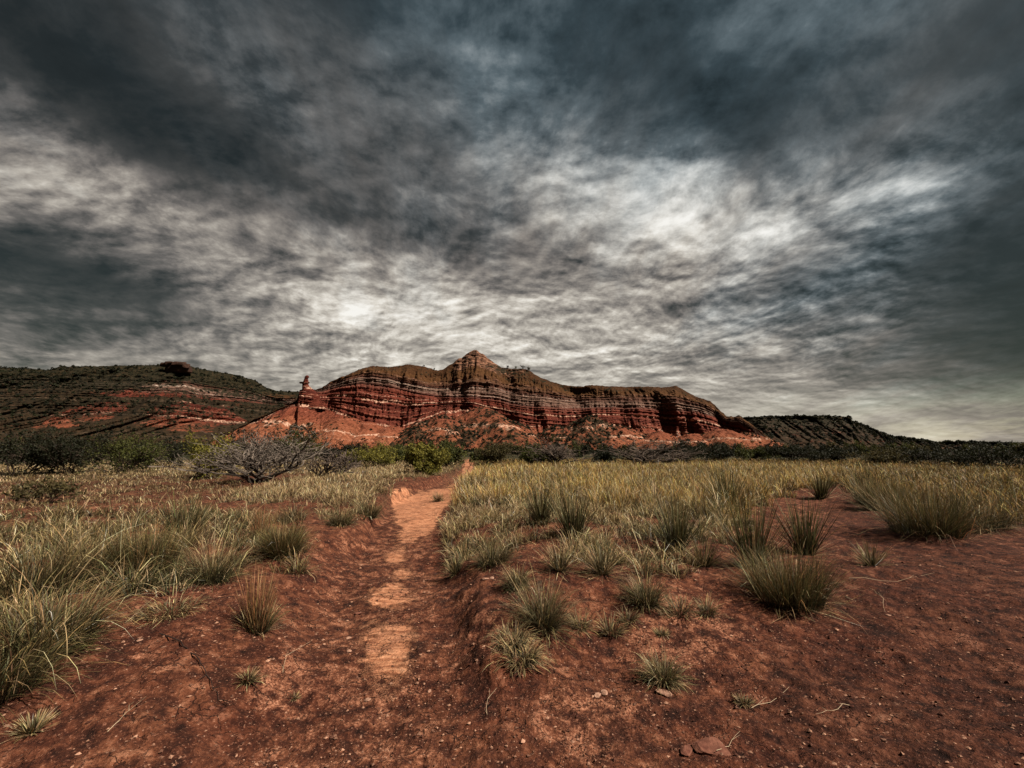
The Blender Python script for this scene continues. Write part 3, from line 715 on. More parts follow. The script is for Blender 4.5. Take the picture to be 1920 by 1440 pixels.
# ------------------------------------------------------------------ plants: grass blades
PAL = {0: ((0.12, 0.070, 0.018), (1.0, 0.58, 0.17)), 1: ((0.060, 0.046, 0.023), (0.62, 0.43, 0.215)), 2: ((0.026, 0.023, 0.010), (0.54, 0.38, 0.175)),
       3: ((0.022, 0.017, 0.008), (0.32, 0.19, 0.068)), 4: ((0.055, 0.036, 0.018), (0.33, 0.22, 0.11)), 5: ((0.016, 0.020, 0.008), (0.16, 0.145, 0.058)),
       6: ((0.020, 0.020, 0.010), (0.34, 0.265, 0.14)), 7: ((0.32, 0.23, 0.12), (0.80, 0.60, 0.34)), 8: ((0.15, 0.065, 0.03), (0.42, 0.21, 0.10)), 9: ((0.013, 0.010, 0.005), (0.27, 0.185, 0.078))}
def blades(rng, bx, by, bz, L, az, lean, curl, w, kind, segs=3):
    n = len(bx); P = np.stack([bx, by, bz], 1); a = lean.copy()
    pa, pb = np.zeros((n, 3)), np.zeros((n, 3))
    for k in range(10):
        m = kind == k
        if m.any(): pa[m] = PAL[k][0]; pb[m] = PAL[k][1]
    br = np.exp(rng.normal(-0.05, 0.48, n))[:, None]; hue = rng.normal(0, 0.06, (n, 3))
    face = az + pi / 2 + rng.normal(0, 0.7, n)
    wx = np.stack([np.cos(face), np.sin(face), np.zeros(n)], 1)
    V = np.zeros((n, 2 * segs + 1, 3)); Cc = np.zeros((n, 2 * segs + 1, 3))
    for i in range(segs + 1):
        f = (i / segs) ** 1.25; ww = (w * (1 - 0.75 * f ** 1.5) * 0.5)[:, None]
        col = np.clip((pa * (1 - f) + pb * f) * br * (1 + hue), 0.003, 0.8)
        if i < segs:
            V[:, 2 * i] = P - wx * ww; V[:, 2 * i + 1] = P + wx * ww; Cc[:, 2 * i] = col; Cc[:, 2 * i + 1] = col
        else: V[:, 2 * segs] = P; Cc[:, 2 * segs] = col
        if i < segs:
            st = (L / segs)[:, None]
            P = P + st * np.stack([np.sin(a) * np.cos(az), np.sin(a) * np.sin(az), np.cos(a)], 1)
            a = a + curl / segs
    nv = 2 * segs + 1; b = (np.arange(n) * nv)[:, None]
    q = np.concatenate([b + np.array([[2 * i, 2 * i + 1, 2 * i + 3, 2 * i + 2]]) for i in range(segs - 1)])
    tr = b + np.array([[2 * segs - 2, 2 * segs - 1, 2 * segs]])
    return V.reshape(-1, 3), q, tr, Cc.reshape(-1, 3)
def build_grass():
    rng = np.random.RandomState(11)
    parts = [[], [], [], []]; nv = 0
    DEN = {'field': 24, 'slope': 55, 'tuss': 62, 'right': 22, 'lbank': 26, 'lbank2': 40, 'ltuss': 46, 'meadow': 13, 'mid': 8, 'mid2': 7, 'darks': 4.0}
    for key, (poly, den, h, kd, pa) in GR.items():
        pw = [gpt(u, v, 0.05) for u, v in poly]; xs = [p[0] for p in pw]; ys = [p[1] for p in pw]
        x0, x1, y0, y1 = min(xs), max(xs), min(ys), min(max(ys), 62)
        x0, x1 = max(x0, -45), min(x1, 45)
        N = int((x1 - x0) * (y1 - y0) * DEN[key]); x = rng.uniform(x0, x1, N); y = rng.uniform(y0, y1, N)
        u, v = proj(x, y, np.full(N, 0.05)); u2 = u + 45 * fbm(x * 1.3, y * 1.3, 4, 64); v2 = v + np.clip((v - 850) * 0.25, 0, 22) * fbm(x * 1.3, y * 1.3, 4, 65)
        m = inpoly(u2, v2, poly) & (rng.uniform(size=N) < min(den, 1.0)) & (u > -140) & (u < 2060)
        nz = fbm(x * 1.1, y * 1.1, 3, 30) + 0.35 * fbm(x * 4, y * 4, 2, 31)
        m &= nz > (-0.62 + 0.62 * pa + 0.10 * rng.normal(size=N) * pa)
        d, sg, hw = trail_dist(x, y); db, sb, ab = bank_dist(x, y); m &= np.where(sg > 0, (sb > 0) & (db > 0.06), d > hw * 1.7 + 0.04)
        x, y, nz = x[m], y[m], nz[m]; z = ground_h(x, y) - 0.01
        r = np.hypot(x, y)
        nb = np.where(r < 6, 30, np.where(r < 12, 22, np.where(r < 20, 14, 9))) * (3 if key == 'darks' else 1)
        idx = np.repeat(np.arange(len(x)), nb); n = len(idx)
        if n == 0: continue
        cs = np.clip(rng.normal(0.95, 0.30, len(x)) + 0.9 * nz + 0.5 * fbm(x * 0.45, y * 0.45, 2, 37), 0.28, 1.8)        # size of each clump
        lb = rng.uniform(0, 2 * pi, n); rad = 0.045 * np.sqrt(rng.uniform(size=n)) * (1 + r[idx] / 10)
        az = lb + rng.normal(0, 0.5, n)
        L = h * cs[idx] * rng.uniform(0.45, 1.15, n)
        lean = np.abs(rng.normal(0.28, 0.30, n)) if kd in (0, 3) else np.abs(rng.normal(0.5, 0.38, n))
        curl = rng.uniform(0.0, 1.5, n); wild = rng.uniform(size=n) < 0.14; curl[wild] += rng.uniform(0.5, 1.8, wild.sum()); L[wild] *= 1.25
        w = 0.0034 * (1 + r[idx] / 5.0)
        if key == 'darks': rad = rad * 2.2; L = L * 1.1
        kinds = np.full(n, kd)
        ck = rng.uniform(size=len(x)); big = fbm(x * 0.5, y * 0.5, 2, 35)
        alt = {0: 9, 1: 4, 2: 5, 3: 5, 5: 9, 4: 9, 9: 5}[kd]
        cm = (ck + 1.3 * big < 0.34)[idx]; kinds[cm] = alt
        kinds[(rng.uniform(size=n) < 0.10) | wild] = 7 if kd != 3 else 0
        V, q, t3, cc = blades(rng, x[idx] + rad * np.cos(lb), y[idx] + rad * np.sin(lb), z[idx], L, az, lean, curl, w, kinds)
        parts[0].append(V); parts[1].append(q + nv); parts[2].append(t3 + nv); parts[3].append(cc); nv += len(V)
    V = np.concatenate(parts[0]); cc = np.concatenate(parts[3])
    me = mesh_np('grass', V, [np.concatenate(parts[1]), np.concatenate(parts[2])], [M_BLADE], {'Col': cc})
    tag(link('grass', me), 'dry golden and grey-green grass covering the banks and the flat', 'grass', None, 'stuff')
    print('blades', len(V) // 7)
build_grass()

def place(u, v):
    z = 0.0
    for _ in range(6):
        x, y = gpt(u, v, z); z = float(ground_h(np.array([float(x)]), np.array([float(y)]))[0])
    return float(x), float(y), z
def tuft_mesh(name, seed, n, rad, h, kinds, lean=(0.5, 0.35), curl=(0, 1.2), w=0.005, elong=1.0, segs=4):
    rng = np.random.RandomState(seed)
    lb = rng.uniform(0, 2 * pi, n); rr = rad * np.sqrt(rng.uniform(size=n))
    x, y = rr * np.cos(lb) * elong, rr * np.sin(lb)
    az = lb + rng.normal(0, 0.6, n)
    le = np.abs(rng.normal(lean[0], lean[1], n)); le = np.minimum(le, 1.62)
    L = h * rng.uniform(0.5, 1.12, n)
    kd = np.array(kinds)[rng.randint(0, len(kinds), n)]
    V, q, t3, cc = blades(rng, x, y, np.full(n, -0.015), L, az, le, rng.uniform(curl[0], curl[1], n), np.full(n, w) * rng.uniform(0.7, 1.3, n), kd, segs)
    V[:, 2] = np.maximum(V[:, 2], 0.004 - 0.02 * (V[:, 2] < -0.01))
    return mesh_np(name, V, [q, t3], [M_BLADE], {'Col': cc})

# u, v of the root, width, height in photo pixels, kind, label
PL = [
 (1478, 1128, 190, 105, 'bristle', 'broad dark spiky tussock spreading on the red soil beside the bare side track'),
 (1412, 1062, 130, 135, 'yucca', 'tall upright dark green yucca with pale dead leaves splayed flat around its foot'),
 (1508, 1040, 110, 110, 'yucca', 'dark yucca just behind the broad spiky tussock'),
 (1268, 1032, 110, 100, 'yucca', 'upright dark green yucca rising among the low tussocks of the bank'),
 (1075, 1010, 110, 95, 'yucca', 'dark upright yucca on the bank top right of the path'),
 (1015, 985, 90, 75, 'yucca', 'smaller dark yucca at the edge of the golden grass'),
 (1365, 955, 120, 90, 'yucca', 'large green yucca standing in the golden grass above the bare patch'),
 (1740, 1000, 190, 115, 'bristle', 'very large dark tussock beyond the bare red track'),
 (1625, 945, 90, 70, 'yucca', 'spiky yucca at the head of the bare red track'),
 (1540, 935, 60, 50, 'yucca', 'small dark yucca on bare red earth at the edge of the golden grass'),
 (1660, 955, 100, 70, 'bristle', 'dark bunchgrass left of the very large tussock'),
 (1840, 990, 150, 90, 'bunch', 'brown-green bunchgrass right of the very large tussock'),
 (975, 1238, 75, 75, 'curly', 'lower grey-green tuft with pale roots hanging down the cut bank'),
 (1018, 1175, 95, 100, 'bunch', 'upper grey-green tuft with tall straw stems on the cut bank'),
 (960, 1200, 70, 60, 'curly', 'curly grey tuft growing on the lip of the cut bank'),
 (1243, 1278, 70, 52, 'bunch', 'lone round green tuft on open red soil'),
 (1146, 1188, 45, 35, 'low', 'small curly tuft on bare soil right of the cut bank'),
 (1178, 1162, 42, 26, 'low', 'small pale tuft just above the curly tuft on bare soil'),
 (1087, 1142, 42, 34, 'low', 'little green tuft above the cut bank, alone on red soil'),
 (1275, 1135, 70, 34, 'low', 'low ragged strip of tuft on bare soil under the lone yucca'),
 (1325, 1142, 42, 34, 'low', 'small tuft at the right end of the low ragged strip'),
 (1240, 1190, 22, 16, 'low', 'tiny dark sprig on bare red soil'),
 (1208, 1110, 85, 60, 'bunch', 'grey-green tuft at the front edge of the tussock patch'),
 (1130, 1075, 90, 75, 'splay', 'pale star-shaped tuft splayed open on the bank'),
 (1050, 1068, 90, 75, 'splay', 'straw-coloured tuft splayed beside the upright yucca'),
 (970, 1100, 48, 42, 'bunch', 'small green tuft near the edge of the bank top'),
 (925, 1060, 90, 60, 'bunch', 'wide pale tuft on the bank beside the path'),
 (855, 1075, 50, 44, 'splay', 'thin splayed tuft hanging over the right edge of the path'),
 (1320, 1060, 90, 70, 'splay', 'pale grey tuft between the two tall yuccas'),
 (1635, 1062, 60, 60, 'splay', 'thin wispy tuft alone on the dark bare track'),
 (482, 1182, 85, 100, 'reed', 'rusty tuft with upright reddish stems and dead leaves at its foot'),
 (395, 1092, 110, 100, 'bunch', 'dark round tussock left of the rusty tuft'),
 (345, 1012, 130, 85, 'yucca', 'wide dark yucca-like clump on the far side of the left bank'),
 (528, 1048, 80, 70, 'bristle', 'black-green tussock on the rim of the path hollow'),
 (490, 1020, 75, 70, 'reed', 'tuft of rusty stems behind the black-green tussock'),
 (560, 1075, 45, 40, 'low', 'small frosted tuft on the slope into the path hollow'),
 (270, 1080, 150, 110, 'bristle', 'big dark tussock in the middle of the left bank'),
 (320, 1150, 110, 60, 'curly', 'low curly grass mat creeping over red soil on the left'),
 (170, 1090, 170, 120, 'bunch', 'large straw-tipped tussock on the left bank'),
 (60, 1120, 190, 160, 'arch', 'tall arching straw-coloured tussock at the left edge'),
 (90, 1215, 220, 150, 'arch', 'sprawling arching tussock lowest on the left edge'),
 (-10, 1300, 200, 160, 'arch', 'dark arching tussock cut by the left border'),
 (60, 1370, 80, 40, 'splay', 'sparse dark tuft in the bottom left corner'),
 (465, 1270, 32, 26, 'low', 'tiny dark tuft on open soil below the rusty tuft'),
 (550, 970, 55, 36, 'low', 'pale tuft at the end of the side track above the hollow'),
 (640, 985, 60, 40, 'bunch', 'dark tuft on the left rim where the path bends'),
 (690, 965, 60, 45, 'bunch', 'round dark tuft on the corner of the left bank above the path'),
 (822, 940, 34, 22, 'low', 'small tuft growing in the middle of the bending path'),
 (550, 1310, 18, 12, 'low', 'tiny sprig beside the path in the lower left'),
 (1395, 1318, 26, 18, 'low', 'tiny dark sprig low on the open red soil'),
]
def make_plant(i, u, v, wp, hp, kind, label):
    x, y, z = place(u, v); d = math.hypot(y, CAMZ - z); W = wp * y / F * (0.43 if kind == 'bristle' else 0.5); H = hp * d / F * (0.92 if kind == 'bristle' else 1.05)
    w = 0.0042 * (1 + d / 7.0)
    sd = 300 + i * 7
    nm = 'yucca' if kind == 'yucca' else 'tussock'
    root = bpy.data.objects.new(nm, None); C.objects.link(root); root.location = (x, y, z); root.empty_display_size = 0.1
    tag(root, label, 'yucca' if kind == 'yucca' else 'grass tuft', 'clumps growing on the red soil')
    def add(n2, *a, **k): link(n2, tuft_mesh(n2, *a, **k), root)
    if kind == 'yucca':
        add('leaves', sd, 230, W * 0.24, H, [5, 5, 5, 9], lean=(0.36, 0.28), curl=(-0.1, 0.35), w=w * 1.15, segs=3)
        add('dead_leaves', sd + 1, 70, W * 0.2, max(W * 1.25, H * 0.5), [7, 4, 7], lean=(1.25, 0.25), curl=(0.0, 0.4), w=w * 0.9, segs=3)
    elif kind == 'bristle':
        add('blades', sd, 1700, W * 0.62, H, [5, 5, 5, 3, 9], lean=(0.42, 0.38), curl=(-0.3, 1.1), w=w * 0.55)
        add('dead_stems', sd + 1, 170, W * 0.7, H * 1.05, [3, 7, 8], lean=(0.6, 0.5), curl=(-0.5, 2.4), w=w * 0.6)
        add('thatch', sd + 3, 110, W * 0.75, W * 0.55, [4, 7, 9], lean=(1.4, 0.3), curl=(0, 0.5), w=w * 0.7)
    elif kind == 'bunch':
        add('thatch', sd + 3, 60, W * 0.6, W * 0.6, [4, 7, 9], lean=(1.4, 0.3), curl=(0, 0.5), w=w * 0.7)
        add('blades', sd, 700, W * 0.5, H * 0.85, [6, 9, 6, 5, 5], lean=(0.6, 0.42), curl=(-0.2, 1.9), w=w * 0.62)
        add('dead_stems', sd + 1, 60, W * 0.35, H * 1.15, [7, 2, 4], lean=(0.35, 0.4), curl=(0, 2.2), w=w * 0.7)
    elif kind == 'curly':
        add('blades', sd, 420, W * 0.7, max(W, H) * 0.62, [6, 6, 2, 1], lean=(0.7, 0.4), curl=(0.6, 2.4), w=w * 0.9)
        add('roots', sd + 1, 26, W * 0.25, W * 1.3, [7, 4], lean=(1.5, 0.1), curl=(0.1, 0.7), w=w * 0.7)
    elif kind == 'low':
        add('blades', sd, 170, W * 0.5, max(H, W * 0.8), [6, 2, 6, 4], lean=(0.7, 0.4), curl=(0.2, 1.5), w=w * 0.85)
    elif kind == 'splay':
        add('blades', sd, 190, W * 0.18, max(W * 1.0, H * 0.8), [1, 7, 2, 6], lean=(0.95, 0.42), curl=(-0.1, 0.6), w=w * 0.8)
        add('green_blades', sd + 1, 70, W * 0.2, H * 0.8, [5, 6], lean=(0.4, 0.3), curl=(0, 0.5), w=w * 0.9)
    elif kind == 'reed':
        add('stems', sd, 240, W * 0.35, H, [8, 8, 4, 3], lean=(0.16, 0.14), curl=(0, 0.3), w=w * 0.6)
        add('blades', sd + 1, 320, W * 0.42, H * 0.5, [5, 6, 2], lean=(0.65, 0.4), curl=(0, 0.8), w=w * 0.8)
        add('dead_leaves', sd + 2, 26, W * 0.2, W * 0.9, [7], lean=(1.45, 0.15), curl=(0, 0.4), w=w * 0.8)
    elif kind == 'arch':
        add('blades', sd, 800, W * 0.55, H * 0.72, [5, 9, 9, 5], lean=(0.5, 0.35), curl=(0.3, 1.6), w=w * 0.9)
        add('straw_stems', sd + 1, 100, W * 0.5, H * 1.25, [7, 2, 1], lean=(0.3, 0.25), curl=(1.0, 3.0), w=w * 0.75, segs=6)
for i, p in enumerate(PL): make_plant(i, *p)

# ------------------------------------------------------------------ woody plants
def tubes(segs, k=4):
    P0 = np.array([s[0] for s in segs]); P1 = np.array([s[1] for s in segs]); r0 = np.array([s[2] for s in segs]); r1 = np.array([s[3] for s in segs])
    T = P1 - P0; T /= np.maximum(np.linalg.norm(T, axis=1, keepdims=True), 1e-6)
    ref = np.where(np.abs(T[:, 2:3]) > 0.9, np.array([[1.0, 0, 0]]), np.array([[0, 0, 1.0]]))
    A = np.cross(T, ref); A /= np.linalg.norm(A, axis=1, keepdims=True); B = np.cross(T, A)
    n = len(segs); V = np.zeros((n, 2 * k, 3))
    for i in range(k):
        c, s_ = math.cos(2 * pi * i / k), math.sin(2 * pi * i / k)
        V[:, i] = P0 + (A * c + B * s_) * r0[:, None]; V[:, k + i] = P1 + (A * c + B * s_) * r1[:, None]
    b = (np.arange(n) * 2 * k)[:, None]
    q = np.concatenate([b + np.array([[i, (i + 1) % k, k + (i + 1) % k, k + i]]) for i in range(k)])
    return V.reshape(-1, 3), q
def grow(rng, stems, L, r, spread, depth, gnarl, kids=3, up=0.15, bias=(0, 0)):
    segs, tips = [], []
    def go(p, d, l, rad, lev):
        n = 4 if lev < 2 else 3
        for i in range(n):
            d = d + rng.normal(0, gnarl, 3); d[2] += up * 0.3; d /= np.linalg.norm(d)
            q = p + d * l / n; q[2] = max(q[2], 0.01)
            r2 = rad * (1 - 0.6 * (i + 1) / n) if lev == depth else rad * (1 - 0.25 * (i + 1) / n)
            segs.append((p, q, rad * (1 - 0.25 * i / n), r2, lev)); p = q
            if lev < depth and i >= 1:
                for _ in range(1 if rng.uniform() < 0.5 else kids - 1):
                    e = d + rng.normal(0, 0.75, 3); e[2] += up; e /= np.linalg.norm(e)
                    go(p, e, l * rng.uniform(0.5, 0.8), rad * 0.55, lev + 1)
        if lev >= depth - 1: tips.append(p)
    for _ in range(stems):
        a = rng.uniform(0, 2 * pi); t = rng.uniform(0.25, 1.0) * spread
        d = np.array([math.sin(t) * math.cos(a) + bias[0], math.sin(t) * math.sin(a) + bias[1], math.cos(t)]); d /= np.linalg.norm(d)
        go(np.array([rng.normal(0, 0.05), rng.normal(0, 0.05), -0.03]), d, L * rng.uniform(0.7, 1.1), r * rng.uniform(0.6, 1.0), 0)
    return segs, np.array(tips)
def leafcloud(rng, centers, n, sig, size, colA, colB, long=2.2):
    idx = rng.randint(0, len(centers), n); c = centers[idx] + rng.normal(0, 1, (n, 3)) * sig
    c[:, 2] = np.maximum(c[:, 2], 0.05)
    d = rng.normal(0, 1, (n, 3)); d /= np.linalg.norm(d, axis=1, keepdims=True)
    e = np.cross(d, rng.normal(0, 1, (n, 3))); e /= np.linalg.norm(e, axis=1, keepdims=True)
    s = size * rng.uniform(0.6, 1.3, n)[:, None]
    V = np.stack([c - d * s * long / 2, c + e * s / 2, c + d * s * long / 2, c - e * s / 2], 1)
    cl = rng.uniform(0, 1, len(centers))[idx]                      # shade of green per twig
    f = np.clip(cl * 0.75 + rng.uniform(0, 0.35, n), 0, 1)[:, None]
    col = np.array(colA) * (1 - f) + np.array(colB) * f
    b = (np.arange(n) * 4)[:, None] + np.array([[0, 1, 2, 3]])
    return V.reshape(-1, 3), b, np.repeat(col, 4, 0)
def barkcol(segs, k, A, B, rng):
    f = rng.uniform(0, 1, len(segs))[:, None]; c = np.array(A) * (1 - f) + np.array(B) * f
    return np.repeat(c, 2 * k, 0)
GREENS = {'yellow': ((0.045, 0.050, 0.010), (0.28, 0.245, 0.042)), 'olive': ((0.022, 0.030, 0.008), (0.10, 0.105, 0.022)), 'dark': ((0.005, 0.007, 0.0035), (0.026, 0.028, 0.010)), 'brown': ((0.03, 0.03, 0.012), (0.12, 0.095, 0.035))}
def bush_meshes(seed, H, W, green, leaves, leafsize, stems=6, bare=False, depth=3):
    rng = np.random.RandomState(seed)
    segs, tips = grow(rng, stems, 0.62, 0.020, 1.15, depth, 0.16, 3, 0.35)
    P = np.array([s[1] for s in segs]); zx = np.percentile(P[:, 2], 99); xx = np.percentile(np.hypot(P[:, 0], P[:, 1]), 95)
    f = np.array([W / 2 / xx, W / 2 / xx, H / zx])
    segs = [(s[0] * f, s[1] * f, s[2] * H, s[3] * H, s[4]) for s in segs]; tips = tips * f
    V, q = tubes(segs, 3 if H < 3 else 4); k = 3 if H < 3 else 4
    st = mesh_np('stems', V, [q], [M_BARK], {'Col': barkcol(segs, k, (0.05, 0.035, 0.028), (0.15, 0.11, 0.09), rng)})
    if bare: return st, None
    mid = np.array([s_[1] for s_ in segs if s_[4] >= 1 and s_[1][2] > 0.12 * H]); tips = np.concatenate([tips, mid[rng.randint(0, len(mid), len(tips))]])
    LV_, lq, lc = leafcloud(rng, tips, leaves, H * 0.055, leafsize, *GREENS[green])
    return st, mesh_np('crown', LV_, [lq], [M_LEAF], {'Col': lc})
BU = [  # u, v root, width, height px, green, label
 (35, 893, 190, 82, 'dark', 'big dark green bush at the far left edge of the meadow'),
 (135, 890, 150, 74, 'dark', 'big dark bush between the edge bush and the rounded olive one'),
 (215, 888, 130, 66, 'olive', 'rounded olive bush behind the brown meadow'),
 (292, 880, 120, 50, 'dark', 'low dark bush left of the yellow-green mesquite'),
 (372, 897, 105, 72, 'yellow', 'yellow-green mesquite bush directly left of the grey dead brush'),
 (78, 945, 90, 44, 'brown', 'small thin-leaved bush in the brown meadow'),
 (470, 876, 130, 60, 'dark', 'dark leafy bush behind the grey dead brush'),
 (560, 873, 110, 58, 'olive', 'olive bush between the two dead brush piles'),
 (640, 872, 80, 40, 'dark', 'dark bush behind the leaning bare shrub'),
 (692, 878, 100, 42, 'yellow', 'wide yellow-green bush right of the leaning bare shrub'),
 (745, 872, 80, 34, 'olive', 'low olive bush between the two yellow-green ones'),
 (792, 888, 78, 52, 'yellow', 'bright yellow-green bush left of the far end of the path'),
 (838, 880, 62, 50, 'olive', 'small dark-stemmed tree beside the bright bush by the path'),
 (725, 866, 90, 28, 'yellow', 'distant pale green bush behind the meadow'),
 (940, 872, 76, 40, 'brown', 'brownish bush right of the far end of the path'),
 (905, 866, 50, 24, 'olive', 'small olive bush close to the far end of the path'),
 (1000, 874, 60, 30, 'olive', 'olive bush left of the fan-shaped bare shrub'),
 (1128, 874, 60, 32, 'dark', 'compact dark bush between the two bare shrubs'),
 (1268, 870, 90, 42, 'dark', 'dark bush right of the large bare shrub'),
 (1345, 867, 90, 36, 'dark', 'dark spreading bush behind the golden grass, above the bare patch'),
 (1415, 866, 80, 30, 'olive', 'olive bush behind the right half of the golden grass'),
 (1480, 867, 90, 30, 'dark', 'dark low bush beside the foot of the mesa'),
 (1560, 868, 110, 28, 'dark', 'long low dark bush on the right flat'),
 (1660, 872, 120, 30, 'brown', 'brown low bush on the right flat'),
 (1770, 875, 140, 34, 'dark', 'broad dark bush on the right flat'),
 (1880, 882, 150, 44, 'dark', 'tall dark bush at the right edge of the flat'),
]
for i, (u, v, wp, hp, g, lab) in enumerate(BU):
    x, y, z = place(u, v); W = wp * y / F; H = hp * y / F
    st, cr = bush_meshes(900 + i, H, W, g, (1500 if 'thin-leaved' in lab else 9000) if y < 30 else 5000, 0.030 * (1 + y / 26), stems=7)
    r = bpy.data.objects.new('bush', None); C.objects.link(r); r.location = (x, y, z - 0.03); tag(r, lab, 'bush', 'leafy bushes on the flat below the mesa')
    link('stems', st, r); link('crown', cr, r)
BR = [(486, 905, 185, 92, 12, 3, (-0.15, 0), 'large tangle of grey dead branches on the meadow'),
      (598, 892, 120, 66, 7, 3, (0.75, 0), 'bare dark shrub leaning right beside the large dead tangle'),
      (1048, 876, 100, 46, 8, 3, (0.1, 0), 'fan-shaped bare shrub behind the golden grass'),
      (1203, 877, 150, 52, 9, 3, (0, 0), 'widest bare shrub behind the golden grass'),
      (505, 868, 110, 66, 4, 3, (0.3, 0), 'tall thin dead shrub rising behind the grey tangle')]
for i, (u, v, wp, hp, stems, dep, bias, lab) in enumerate(BR):
    x, y, z = place(u, v); W = wp * y / F; H = hp * y / F
    rng = np.random.RandomState(1200 + i)
    segs, tips = grow(rng, stems, 0.6, 0.026, 0.80, dep, 0.26, 3, 0.42, bias)
    P = np.array([s[1] for s in segs]); zx = np.percentile(P[:, 2], 99); xx = np.percentile(np.abs(P[:, 0]), 94)
    f = np.array([W / 2 / xx, W / 2 / xx, H / zx]); tk = max(H, 1.0) * (1 + y / 60)
    segs = [(s[0] * f, s[1] * f, s[2] * tk, max(s[3] * tk, 0.0035 * (1 + y / 12)), s[4]) for s in segs]
    r = bpy.data.objects.new('dead_shrub', None); C.objects.link(r); r.location = (x, y, z); tag(r, lab, 'dead shrub', 'bare shrubs on the flat')
    A, B = ((0.022, 0.018, 0.016), (0.27, 0.22, 0.185)) if i in (0, 4) else ((0.035, 0.028, 0.025), (0.20, 0.15, 0.12))
    lim = [s for s in segs if s[4] <= 1]; tw = [s for s in segs if s[4] > 1]
    V, q = tubes(lim, 5); link('limbs', mesh_np('limbs', V, [q], [M_BARK], {'Col': barkcol(lim, 5, (0.03, 0.024, 0.02), (0.14, 0.115, 0.095) if i in (0, 4) else (0.09, 0.07, 0.06), rng)}), r)
    V, q = tubes(tw, 3); link('twigs', mesh_np('twigs', V, [q], [M_DRY], {'Col': barkcol(tw, 3, A, B, rng)}), r)

# junipers and scrub
PROTO = []
for i in range(7):
    st, cr = bush_meshes(1500 + i, 2.2 + 0.25 * (i % 3), 2.6 + 0.3 * (i % 4), ['dark', 'dark', 'olive', 'dark', 'brown', 'olive', 'dark'][i], 620, 0.15, stems=5, depth=2)
    PROTO.append((st, cr))
def juniper(i, x, y, z, sc, rz, label, group):
    r = bpy.data.objects.new('juniper', None); C.objects.link(r); r.location = (x, y, z); r.rotation_euler = (0, 0, rz); r.scale = (sc, sc, sc)
    tag(r, label, 'juniper', group); st, cr = PROTO[i % len(PROTO)]; link('trunk', st, r); link('crown', cr, r)
rngj = np.random.RandomState(77)
Q = []      # candidates: x, y, z, scale, where
def far_h(x, y): return ground_h(x, y, False)
N = 7500
x = rngj.uniform(-330, 420, N); y = rngj.uniform(78, 330, N)
u, v = proj(x, y, 0 * x); m = (u > -60) & (u < 1980) & (fbm(x / 22, y / 22, 3, 200) > -0.10 - 0.10 * (u > 1400))
m &= ~((np.abs(u - 888) < 25) & (y < 110))
x, y, u = x[m], y[m], u[m]; z = far_h(x, y)
flat = np.stack([x, y, z - 0.1, rngj.uniform(0.45, 1.1, len(x)) * np.where(u < 400, 1.3, 1.0)], 1)
cn = []
for X, Y, Z, vg in CONES:
    k = rngj.choice(X.size, 1500, False); k = k[(Z.ravel()[k] > 0.5) & (vg.ravel()[k] > rngj.uniform(0.14, 0.6, len(k)))]
    cn.append(np.stack([X.ravel()[k], Y.ravel()[k], Z.ravel()[k] - 0.2, rngj.uniform(0.3, 1.0, len(k))], 1))
cn = np.concatenate(cn)
def on_sheet(Vg, veg, n, lo, hi, Sg, smin=0.0, smax=4.0):
    k = rngj.choice(Sg.size, n, False); S_ = Sg.ravel()[k]; w = veg.ravel()[k]
    k = k[(S_ >= smin) & (S_ <= smax) & (w > rngj.uniform(0.15, 0.9, n))]
    P = Vg.reshape(-1, 3)[k]; return np.concatenate([P - np.array([0, 0, 0.2]), rngj.uniform(lo, hi, (len(k), 1))], 1)
lh = on_sheet(LV, LG, 7200, 0.5, 1.3, LS)
mh = np.concatenate([on_sheet(MV, np.clip(MG + 0.2, 0, 1), 4000, 0.25, 0.75, MS, 0, 1.0), on_sheet(MV, np.clip(MG + 0.1, 0, 1), 2600, 0.2, 0.5, MS, 2.9, 4.0)])
rh = on_sheet(RV, RG, 3000, 0.9, 2.2, RS)
top = LV[-1][(np.arange(LV.shape[1]) % 3) == 0]; top = np.concatenate([top - np.array([0, 2, 0.5]), rngj.uniform(0.3, 1.0, (len(top), 1))], 1)
top = top[rngj.uniform(size=len(top)) < 0.6]
topr = RV[-1][(np.arange(RV.shape[1]) % 3) == 0]; topr = np.concatenate([topr - np.array([0, 2, 0.6]), rngj.uniform(0.5, 1.3, (len(topr), 1))], 1)
topr = topr[rngj.uniform(size=len(topr)) < 0.7]
def big_first(A): 
    uu, vv = proj(A[:, 0], A[:, 1], A[:, 2]); sz = A[:, 3] / A[:, 1] * ((uu > -20) & (uu < 1940)); return A[np.argsort(-sz)]
flat = big_first(flat); cn = big_first(cn)
